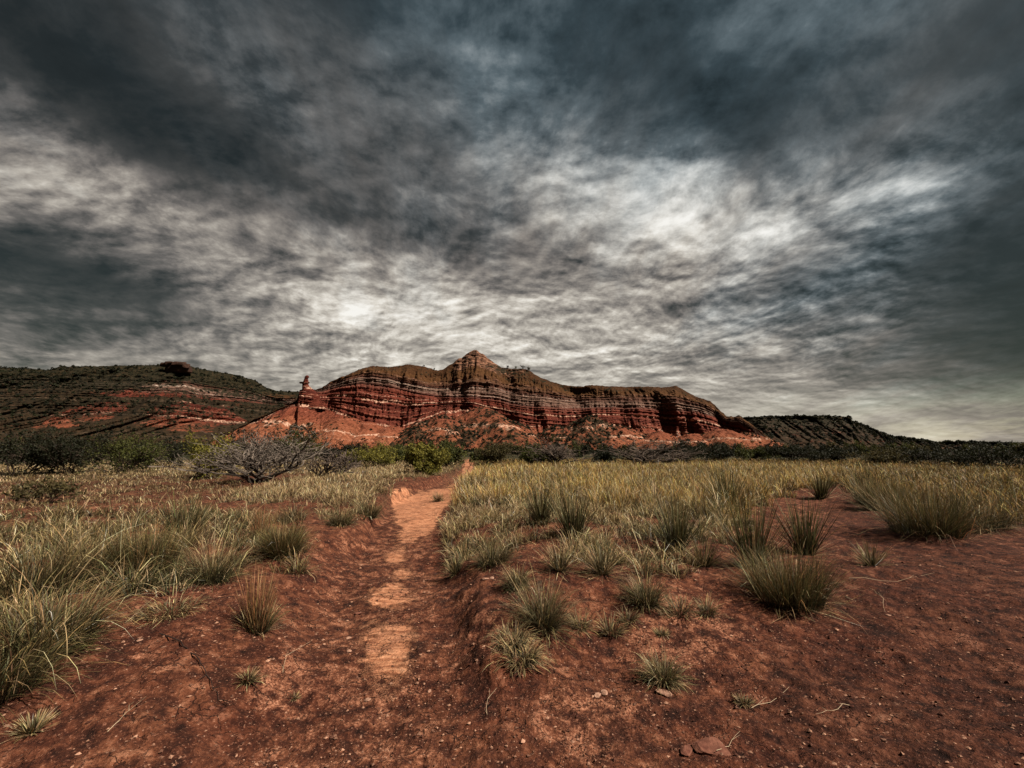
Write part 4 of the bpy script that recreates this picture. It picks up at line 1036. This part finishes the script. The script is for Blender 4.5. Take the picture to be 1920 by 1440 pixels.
for k, (a, lab, grp, cnt) in enumerate(((flat, None, 'junipers scattered over the flat before the mesa', 190), (cn, 'dark juniper rooted on the debris slopes at the foot of the red mesa', 'junipers on the debris slopes of the mesa', 95))):
    for j, (x_, y_, z_, s_) in enumerate(a[:cnt]):
        L_ = lab
        uu = float(proj(x_, y_, z_)[0]); px_ = s_ / y_ * 900
        size = 'large' if px_ > 9 else 'middling' if px_ > 5 else 'small'
        spots = ((90, 'left end of the left hill'), (330, 'dark block crowning the left hill'), (500, 'saddle beside the rock chimney'), (640, 'rock chimney and its pedestal'), (770, 'rounded left dome of the mesa'),
                 (890, 'pointed summit'), (1000, 'rim junipers right of the summit'), (1130, 'middle of the level mesa rim'), (1270, 'squared right corner of the mesa rim'), (1390, 'small pinnacles at the right foot of the mesa'),
                 (1530, 'flat top of the low right hill'), (1700, 'falling right end of the low right hill'), (1900, 'far low skyline at the right'))
        spot = min(spots, key=lambda q: abs(q[0] - uu))[1]
        if L_ is None: L_ = '%s juniper on the flat, below the %s' % (size, spot)
        else: L_ = '%s juniper on debris slope under the %s' % (size, spot)
        grp_ = grp
        juniper(j, x_, y_, z_, s_, (j * 2.4) % 6.28, L_, grp_)
def top_pt(Vg, u):
    T = Vg[-1]; uu = proj(T[:, 0], T[:, 1], T[:, 2])[0]; return T[np.argmin(np.abs(uu - u))]
for j, (u, s_, lab) in enumerate(((953, 1.0, 'juniper on the mesa rim nearest the summit cone'), (966, 0.9, 'small juniper on the rim, second from the summit cone'), (981, 1.35, 'tallest juniper on the rim right of the summit'),
                                  (992, 1.3, 'juniper at the right end of the rim row by the summit'), (815, 0.7, 'tiny juniper in the saddle left of the summit'), (795, 0.6, 'tiny juniper on the dome left of the summit'))):
    p = top_pt(MV, u); juniper(j + 1, p[0], p[1] - 1, p[2] - 0.3, s_, j * 1.3, lab, 'junipers on the mesa skyline')
rest = np.concatenate([flat[190:], cn[95:], lh, mh, rh, top, topr])
def scrub_mass(A):
    rng = np.random.RandomState(5); K = 44; pr = []
    for g in ('dark', 'dark', 'dark'):
        c = rng.normal(0, 1, (K, 3)); c /= np.linalg.norm(c, axis=1, keepdims=True); c *= rng.uniform(0.5, 1.0, (K, 1)) * np.array([1.1, 1.1, 0.85]); c[:, 2] = np.abs(c[:, 2]) * 1.5
        v_, q_, c_ = leafcloud(rng, c, K, 0.12, 0.62, *GREENS[g], long=1.3); pr.append((v_, c_))
    n = len(A); which = rng.randint(0, 3, n); nv_ = len(pr[0][0])
    V = np.zeros((n, nv_, 3)); Cc = np.zeros((n, nv_, 3)); a = rng.uniform(0, 6.28, n); ca, sa = np.cos(a), np.sin(a); br = np.exp(rng.normal(0, 0.35, n))
    for k in range(3):
        m = which == k; v_, c_ = pr[k]; s_ = A[m, 3][:, None]
        V[m, :, 0] = A[m, 0][:, None] + s_ * (v_[None, :, 0] * ca[m][:, None] - v_[None, :, 1] * sa[m][:, None])
        V[m, :, 1] = A[m, 1][:, None] + s_ * (v_[None, :, 0] * sa[m][:, None] + v_[None, :, 1] * ca[m][:, None])
        V[m, :, 2] = A[m, 2][:, None] + s_ * v_[None, :, 2]; Cc[m] = c_[None] * br[m][:, None, None]
    f = np.arange(n * nv_).reshape(-1, 4)
    me = mesh_np('scrub', V.reshape(-1, 3), [f], [M_LEAF], {'Col': np.clip(Cc, 0, 0.5).reshape(-1, 3)})
    tag(link('scrub', me), 'dark scrub speckling the hills and the far flat', 'scrub', None, 'stuff')
    print('scrub', n)
scrub_mass(rest)

# ------------------------------------------------------------------ rocks and twigs
def ico():
    import bmesh
    bm = bmesh.new(); bmesh.ops.create_icosphere(bm, subdivisions=3, radius=1.0)
    V = np.array([v.co[:] for v in bm.verts]); Fc = np.array([[v.index for v in f.verts] for f in bm.faces]); bm.free(); return V, Fc
IV, IF = ico()
def rock_mesh(name, seed, size, cA=None, cB=None, boxy=False):
    return _rock(name, seed, size, cA or (0.16, 0.055, 0.035), cB or (0.34, 0.16, 0.11), boxy)
def _rock(name, seed, size, cA, cB, boxy):
    rng = np.random.RandomState(seed); V = IV.copy()
    if boxy: V = np.sign(V) * np.abs(V) ** 0.4 * 0.8
    for _ in range(4 if boxy else 9):                                  # plane cuts give facets
        n = rng.normal(0, 1, 3); n /= np.linalg.norm(n); d = rng.uniform(0.45, 0.85)
        h = V @ n; V = V - np.maximum(h - d, 0)[:, None] * n
    V += 0.04 * fbm(V[:, 0] * 3 + seed, V[:, 1] * 3 + V[:, 2], 3, seed % 50)[:, None] * V
    V *= np.array(size) / 2
    f = np.clip(0.5 + fbm(IV[:, 0] * 2 + seed, IV[:, 2] * 2 + IV[:, 1], 3, seed % 40), 0, 1)[:, None]
    col = np.array(cA) * (1 - f) + np.array(cB) * f
    return mesh_np(name, V, [IF], [M_STONE], {'Col': col})
ST = [(1330, 1402, 70, 15, 'flat angular slab of red stone near the bottom edge, the larger of two'),
      (1288, 1408, 38, 11, 'smaller flat red slab left of the large angular one'),
      (677, 1097, 17, 9, 'small rounded red stone at the left side of the path'),
      (671, 1152, 14, 8, 'reddish stone half sunk beside the path, lower than the rounded one'),
      (654, 1197, 12, 7, 'small brown stone left of the long pale crust'),
      (655, 1222, 12, 8, 'dark stone left of the lower pale crust'),
      (689, 1312, 12, 7, 'dark pebble just below the pale crust'),
      (806, 1296, 10, 6, 'dark pebble between the pale crust and the cut bank'),
      (806, 1088, 12, 7, 'stone at the foot of the cut bank'),
      (1120, 1305, 18, 10, 'pale stone on open red soil right of the cut bank'),
      (1133, 1299, 16, 9, 'pale stone touching its twin right of the cut bank'),
      (1243, 1300, 28, 12, 'pale flat stone just below the lone round tuft'),
      (910, 1092, 14, 7, 'pale flake of stone on top of the cut bank'),
      (922, 1084, 14, 7, 'pale chip of stone behind the flake on the bank'),
      (1665, 1152, 9, 5, 'white chip of stone on the dark side track'),
      (1302, 980, 22, 9, 'red stone at the edge of the golden grass beside the yuccas'),
      (1152, 1000, 40, 8, 'pale flat stone lying among the tussocks of the bank'),
      (1105, 955, 18, 8, 'grey stone by the white snag in the grass'),
      (395, 1330, 12, 7, 'brown pebble near the dark root at lower left'),
      (262, 1202, 12, 5, 'pale chip under the left tussocks')]
for i, (u, v, w_, h_, lab) in enumerate(ST):
    x, y, z = place(u, v); d = math.hypot(y, CAMZ); sx = w_ * d / F; sz = max(h_ * d / F * 0.55, 0.008)
    pale_ = 'pale' in lab or 'white' in lab or 'grey' in lab
    me = rock_mesh('stone', 2000 + i, (sx, sx * 0.75, sz), *(((0.30, 0.15, 0.10), (0.55, 0.34, 0.25)) if pale_ else ((0.12, 0.04, 0.028), (0.30, 0.13, 0.085))))
    o = link('stone', me, None, (x, y, z + sz * 0.12), rz=i * 1.1); tag(o, lab, 'stone', 'loose stones on the red soil')
# fine gravel and clods
def gravel():
    rng = np.random.RandomState(9); N = 30000
    r = 1.7 * (9.5 / 1.7) ** rng.uniform(size=N); a = radians(1) * rng.uniform(-56, 56, N); x = r * np.sin(a); y = r * np.cos(a)
    m = (litter_mask(x, y) < 0.3) | (rng.uniform(size=N) < 0.25)
    m &= (pale_mask(x, y) < 0.5) | (rng.uniform(size=N) < 0.12)
    m &= fbm(x * 1.8, y * 1.8, 3, 300) > rng.uniform(-0.5, 0.35, N)
    x, y = x[m], y[m]; n = len(x); z = ground_h(x, y)
    B = np.array([[1, 0, 0], [-1, 0, 0], [0, 1, 0], [0, -1, 0], [0, 0, 1], [0, 0, -1]], float)
    Fo = np.array([[0, 2, 4], [2, 1, 4], [1, 3, 4], [3, 0, 4], [2, 0, 5], [1, 2, 5], [3, 1, 5], [0, 3, 5]])
    V = B[None] * rng.uniform(0.5, 1.1, (n, 6, 1)) + rng.normal(0, 0.15, (n, 6, 3))
    s = 0.0042 * np.minimum(np.exp(rng.normal(0, 0.62, n)), 2.8) * (1 + np.hypot(x, y) / 8); V *= s[:, None, None] * np.array([1.1, 1.0, 0.6])
    an = rng.uniform(0, 6.28, n); ca, sa = np.cos(an)[:, None], np.sin(an)[:, None]
    Vx = V[..., 0] * ca - V[..., 1] * sa + x[:, None]; Vy = V[..., 0] * sa + V[..., 1] * ca + y[:, None]; Vz = V[..., 2] + z[:, None] + s[:, None] * 0.2
    V = np.stack([Vx, Vy, Vz], -1).reshape(-1, 3)
    f = rng.uniform(size=(n, 1)) ** 2.2; col = np.array([0.075, 0.025, 0.016]) * (1 - f) + np.array([0.55, 0.31, 0.21]) * f
    me = mesh_np('gravel', V, [(Fo[None] + (np.arange(n) * 6)[:, None, None]).reshape(-1, 3)], [M_STONE], {'Col': np.repeat(col, 6, 0)})
    tag(link('gravel', me), 'fine red gravel and crumbs strewn over the bare soil', 'gravel', None, 'stuff')
gravel()
TWG = [([(300, 1188), (335, 1204), (352, 1216), (372, 1240), (385, 1262), (395, 1278), (412, 1300), (428, 1322)], 0.010, 'dark', 'long crooked dark root lying on the soil at lower left'),
       ([(1640, 1105), (1655, 1125), (1660, 1150)], 0.005, 'pale', 'pale stalk lying on the dark side track'),
       ([(1618, 1100), (1648, 1112), (1664, 1130)], 0.004, 'pale', 'thin straw crossing the pale stalk on the side track'),
       ([(1410, 1332), (1445, 1318), (1480, 1292)], 0.004, 'pale', 'curved pale twig on open soil at lower right'),
       ([(1590, 1082), (1680, 1084), (1752, 1076)], 0.005, 'pale', 'long dry stem lying beside the wispy tuft'),
       ([(1345, 1418), (1365, 1400), (1388, 1378)], 0.004, 'pale', 'dry twig beside the large red slab'),
       ([(530, 1265), (533, 1240), (540, 1222)], 0.004, 'pale', 'short dry stem left of the path'),
       ([(205, 1368), (235, 1342), (252, 1315)], 0.004, 'pale', 'straw on soil in the lower left corner'),
       ([(235, 1170), (280, 1130), (300, 1112)], 0.004, 'pale', 'long straw leaning out of the left tussocks'),
       ([(912, 1350), (914, 1325), (918, 1298)], 0.004, 'pale', 'thin stalk standing below the cut bank'),
       ([(1590, 1325), (1560, 1338), (1530, 1343)], 0.004, 'pale', 'faint straw low on the dark soil at right')]
def twig(name, pts, rad, tone, lab, lift=0.012):
    rng = np.random.RandomState(int(pts[0][0]) + 3); P = [np.array(place(u, v)) + np.array([0, 0, lift * rng.uniform(0.6, 1.8)]) for u, v in pts]
    Q_ = []
    for a, b in zip(P[:-1], P[1:]):
        for t in (0, 0.33, 0.66):
            p = a + (b - a) * t; p = p + rng.normal(0, 0.006, 3); Q_.append(p)
    Q_.append(P[-1]); o0 = Q_[0].copy(); n = len(Q_) - 1
    segs = [(Q_[i] - o0, Q_[i + 1] - o0, rad * (1 - 0.7 * i / n) * 0.5, rad * (1 - 0.7 * (i + 1) / n) * 0.5, 0) for i in range(n)]
    for i in range(1, n, 3):
        e = (segs[i][1] - segs[i][0]); e = e / np.linalg.norm(e) + rng.normal(0, 0.6, 3); e[2] = abs(e[2]) * 0.4
        segs.append((segs[i][0], segs[i][0] + e * rng.uniform(0.03, 0.09), rad * 0.3, rad * 0.1, 1))
    V, q = tubes(segs, 5); A, B = ((0.018, 0.012, 0.010), (0.05, 0.03, 0.024)) if tone == 'dark' else ((0.30, 0.22, 0.14), (0.55, 0.43, 0.30))
    o = link(name, mesh_np(name, V, [q], [M_DRY], {'Col': barkcol(segs, 5, A, B, rng)}), None, o0); tag(o, lab, name.replace('_', ' '))
for p, r_, tn, lab in TWG: twig('root' if tn == 'dark' else 'dry_twig', p, r_, tn, lab)
twig('snag', [(1092, 952), (1094, 938), (1098, 928)], 0.05, 'pale', 'white weathered snag poking out of the grass on the bank top', 0.03)
twig('snag', [(1010, 938), (1022, 930), (1034, 931)], 0.035, 'pale', 'short white snag at the left edge of the golden grass', 0.10)

# boulders fallen on the red slope
def surf(u, v, Vg=MV):
    P = Vg.reshape(-1, 3); uu, vv = proj(P[:, 0], P[:, 1], P[:, 2]); return P[np.argmin((uu - u) ** 2 + (vv - v) ** 2)]
rngb = np.random.RandomState(3)
for i in range(26):
    u = 1272 + rngb.normal(0, 9) + i * 0.4; v = 812 + i * 0.95 + rngb.normal(0, 4); p = surf(u, v); s_ = rngb.uniform(0.9, 2.3)
    o = link('boulder', rock_mesh('boulder', 2300 + i, (s_, s_, s_ * 0.8), (0.30, 0.15, 0.10), (0.60, 0.42, 0.34)), None, (p[0], p[1] - 0.4, p[2] + 0.2), rz=i)
    tag(o, 'pale boulder in the rockfall low on the right part of the red mesa', 'boulder', 'boulders of the rockfall')

# the rock chimney left of the mesa, and the block on the left hill
def lathe(name, prof, seed, k=28, squash=1.0, shear=None, rough=0.10, mat=None, bed=1.6):
    V = []
    rng = np.random.RandomState(seed)
    P = []
    for (z0, r0, x0), (z1, r1, x1) in zip(prof[:-1], prof[1:]):
        n = max(2, int(abs(z1 - z0) / 0.18))
        for i in range(n): f = i / n; P.append((z0 + (z1 - z0) * f, r0 + (r1 - r0) * f, x0 + (x1 - x0) * f))
    P.append(prof[-1]); P = np.array(P); a = np.linspace(0, 2 * pi, k, endpoint=False)
    Zz = np.repeat(P[:, 0:1], k, 1); nn = 1 + rough * (fbm(np.cos(a)[None] * 1.6 + Zz * 0.9 + seed, np.sin(a)[None] * 1.6 + Zz * 0.4, 3, seed) * 2 + perlin(Zz * 2.3, Zz * 0 + seed, 3))
    X = P[:, 2:3] + P[:, 1:2] * np.cos(a)[None] * nn; Y = P[:, 1:2] * np.sin(a)[None] * nn * squash
    V = np.stack([X, Y, Zz], -1).reshape(-1, 3); nr = len(P)
    i = np.arange(nr - 1)[:, None] * k + np.arange(k)[None]; j = np.arange(nr - 1)[:, None] * k + (np.arange(k)[None] + 1) % k
    f = np.stack([i, j, j + k, i + k], -1).reshape(-1, 4); V = np.concatenate([V, [[P[-1, 2], 0, P[-1, 0]]]]); c = len(V) - 1; L0 = (nr - 1) * k
    tri = np.stack([L0 + np.arange(k), L0 + (np.arange(k) + 1) % k, np.full(k, c)], -1)
    return mesh_np(name, V, [f, tri], [M_ROCK], {'bed': bed + V[:, 2] / 26.0, 'veg': np.zeros(len(V)), 'rocky': np.full(len(V), 0.0)}, smooth=False)
D = 351.0; sc_ = D / F
tx, tz = azel(571, 735); hz0 = CAMZ + float(tz) * D
r = bpy.data.objects.new('rock_chimney', None); C.objects.link(r); r.location = (float(tx) * D, D, hz0)
tag(r, 'lone rock chimney on a flared pedestal standing left of the mesa', 'rock formation')
def zz(v): return (735 - v) * sc_
link('pedestal', lathe('pedestal', [(zz(768), 11, 6.0), (zz(755), 8.6, 5.0), (zz(742), 7.0, 4.2), (zz(734), 5.6, 3.4), (zz(729), 3.9, 2.0), (zz(724), 2.7, 0.7), (zz(719), 2.2, 0.0)], 5, squash=0.8, rough=0.05, bed=1.5), r)
link('ledge', lathe('ledge', [(zz(719), 2.7, -0.3), (zz(718.6), 3.7, -0.6), (zz(716.4), 3.8, -0.4), (zz(716), 1.9, 0.2)], 6, squash=0.7, bed=1.4), r)
link('pillar', lathe('pillar', [(zz(716.2), 2.2, 0.5), (zz(712), 1.7, 0.6), (zz(710), 1.25, 0.6), (zz(708), 1.6, 0.9), (zz(705), 1.5, 1.2), (zz(703.2), 0.5, 1.2)], 8, squash=0.8, rough=0.14, bed=1.4), r)
tx, tz = azel(331, 688); D = 395.0
r = bpy.data.objects.new('rock_outcrop', None); C.objects.link(r); r.location = (float(tx) * D, D - 3, CAMZ + float(tz) * D)
tag(r, 'dark flat-topped rock block crowning the left hill', 'rock formation')
s2 = D / F
DK = ((0.022, 0.014, 0.010), (0.10, 0.048, 0.034))
link('block', rock_mesh('block', 71, (56 * s2, 30 * s2, 20 * s2), *DK, True), r, (2 * s2, 4, -4 * s2))
for k_, (dx_, w_, z_) in enumerate(((-18, 15, 5), (-8, 18, 7), (5, 20, 7.5), (15, 16, 6.5), (24, 14, 2.5))):
    link('cap_rock', rock_mesh('cap_rock', 75 + k_, (w_ * s2, 16 * s2, 10 * s2), *DK, True), r, (dx_ * s2, 0, (z_ - 2) * s2))
print('done')
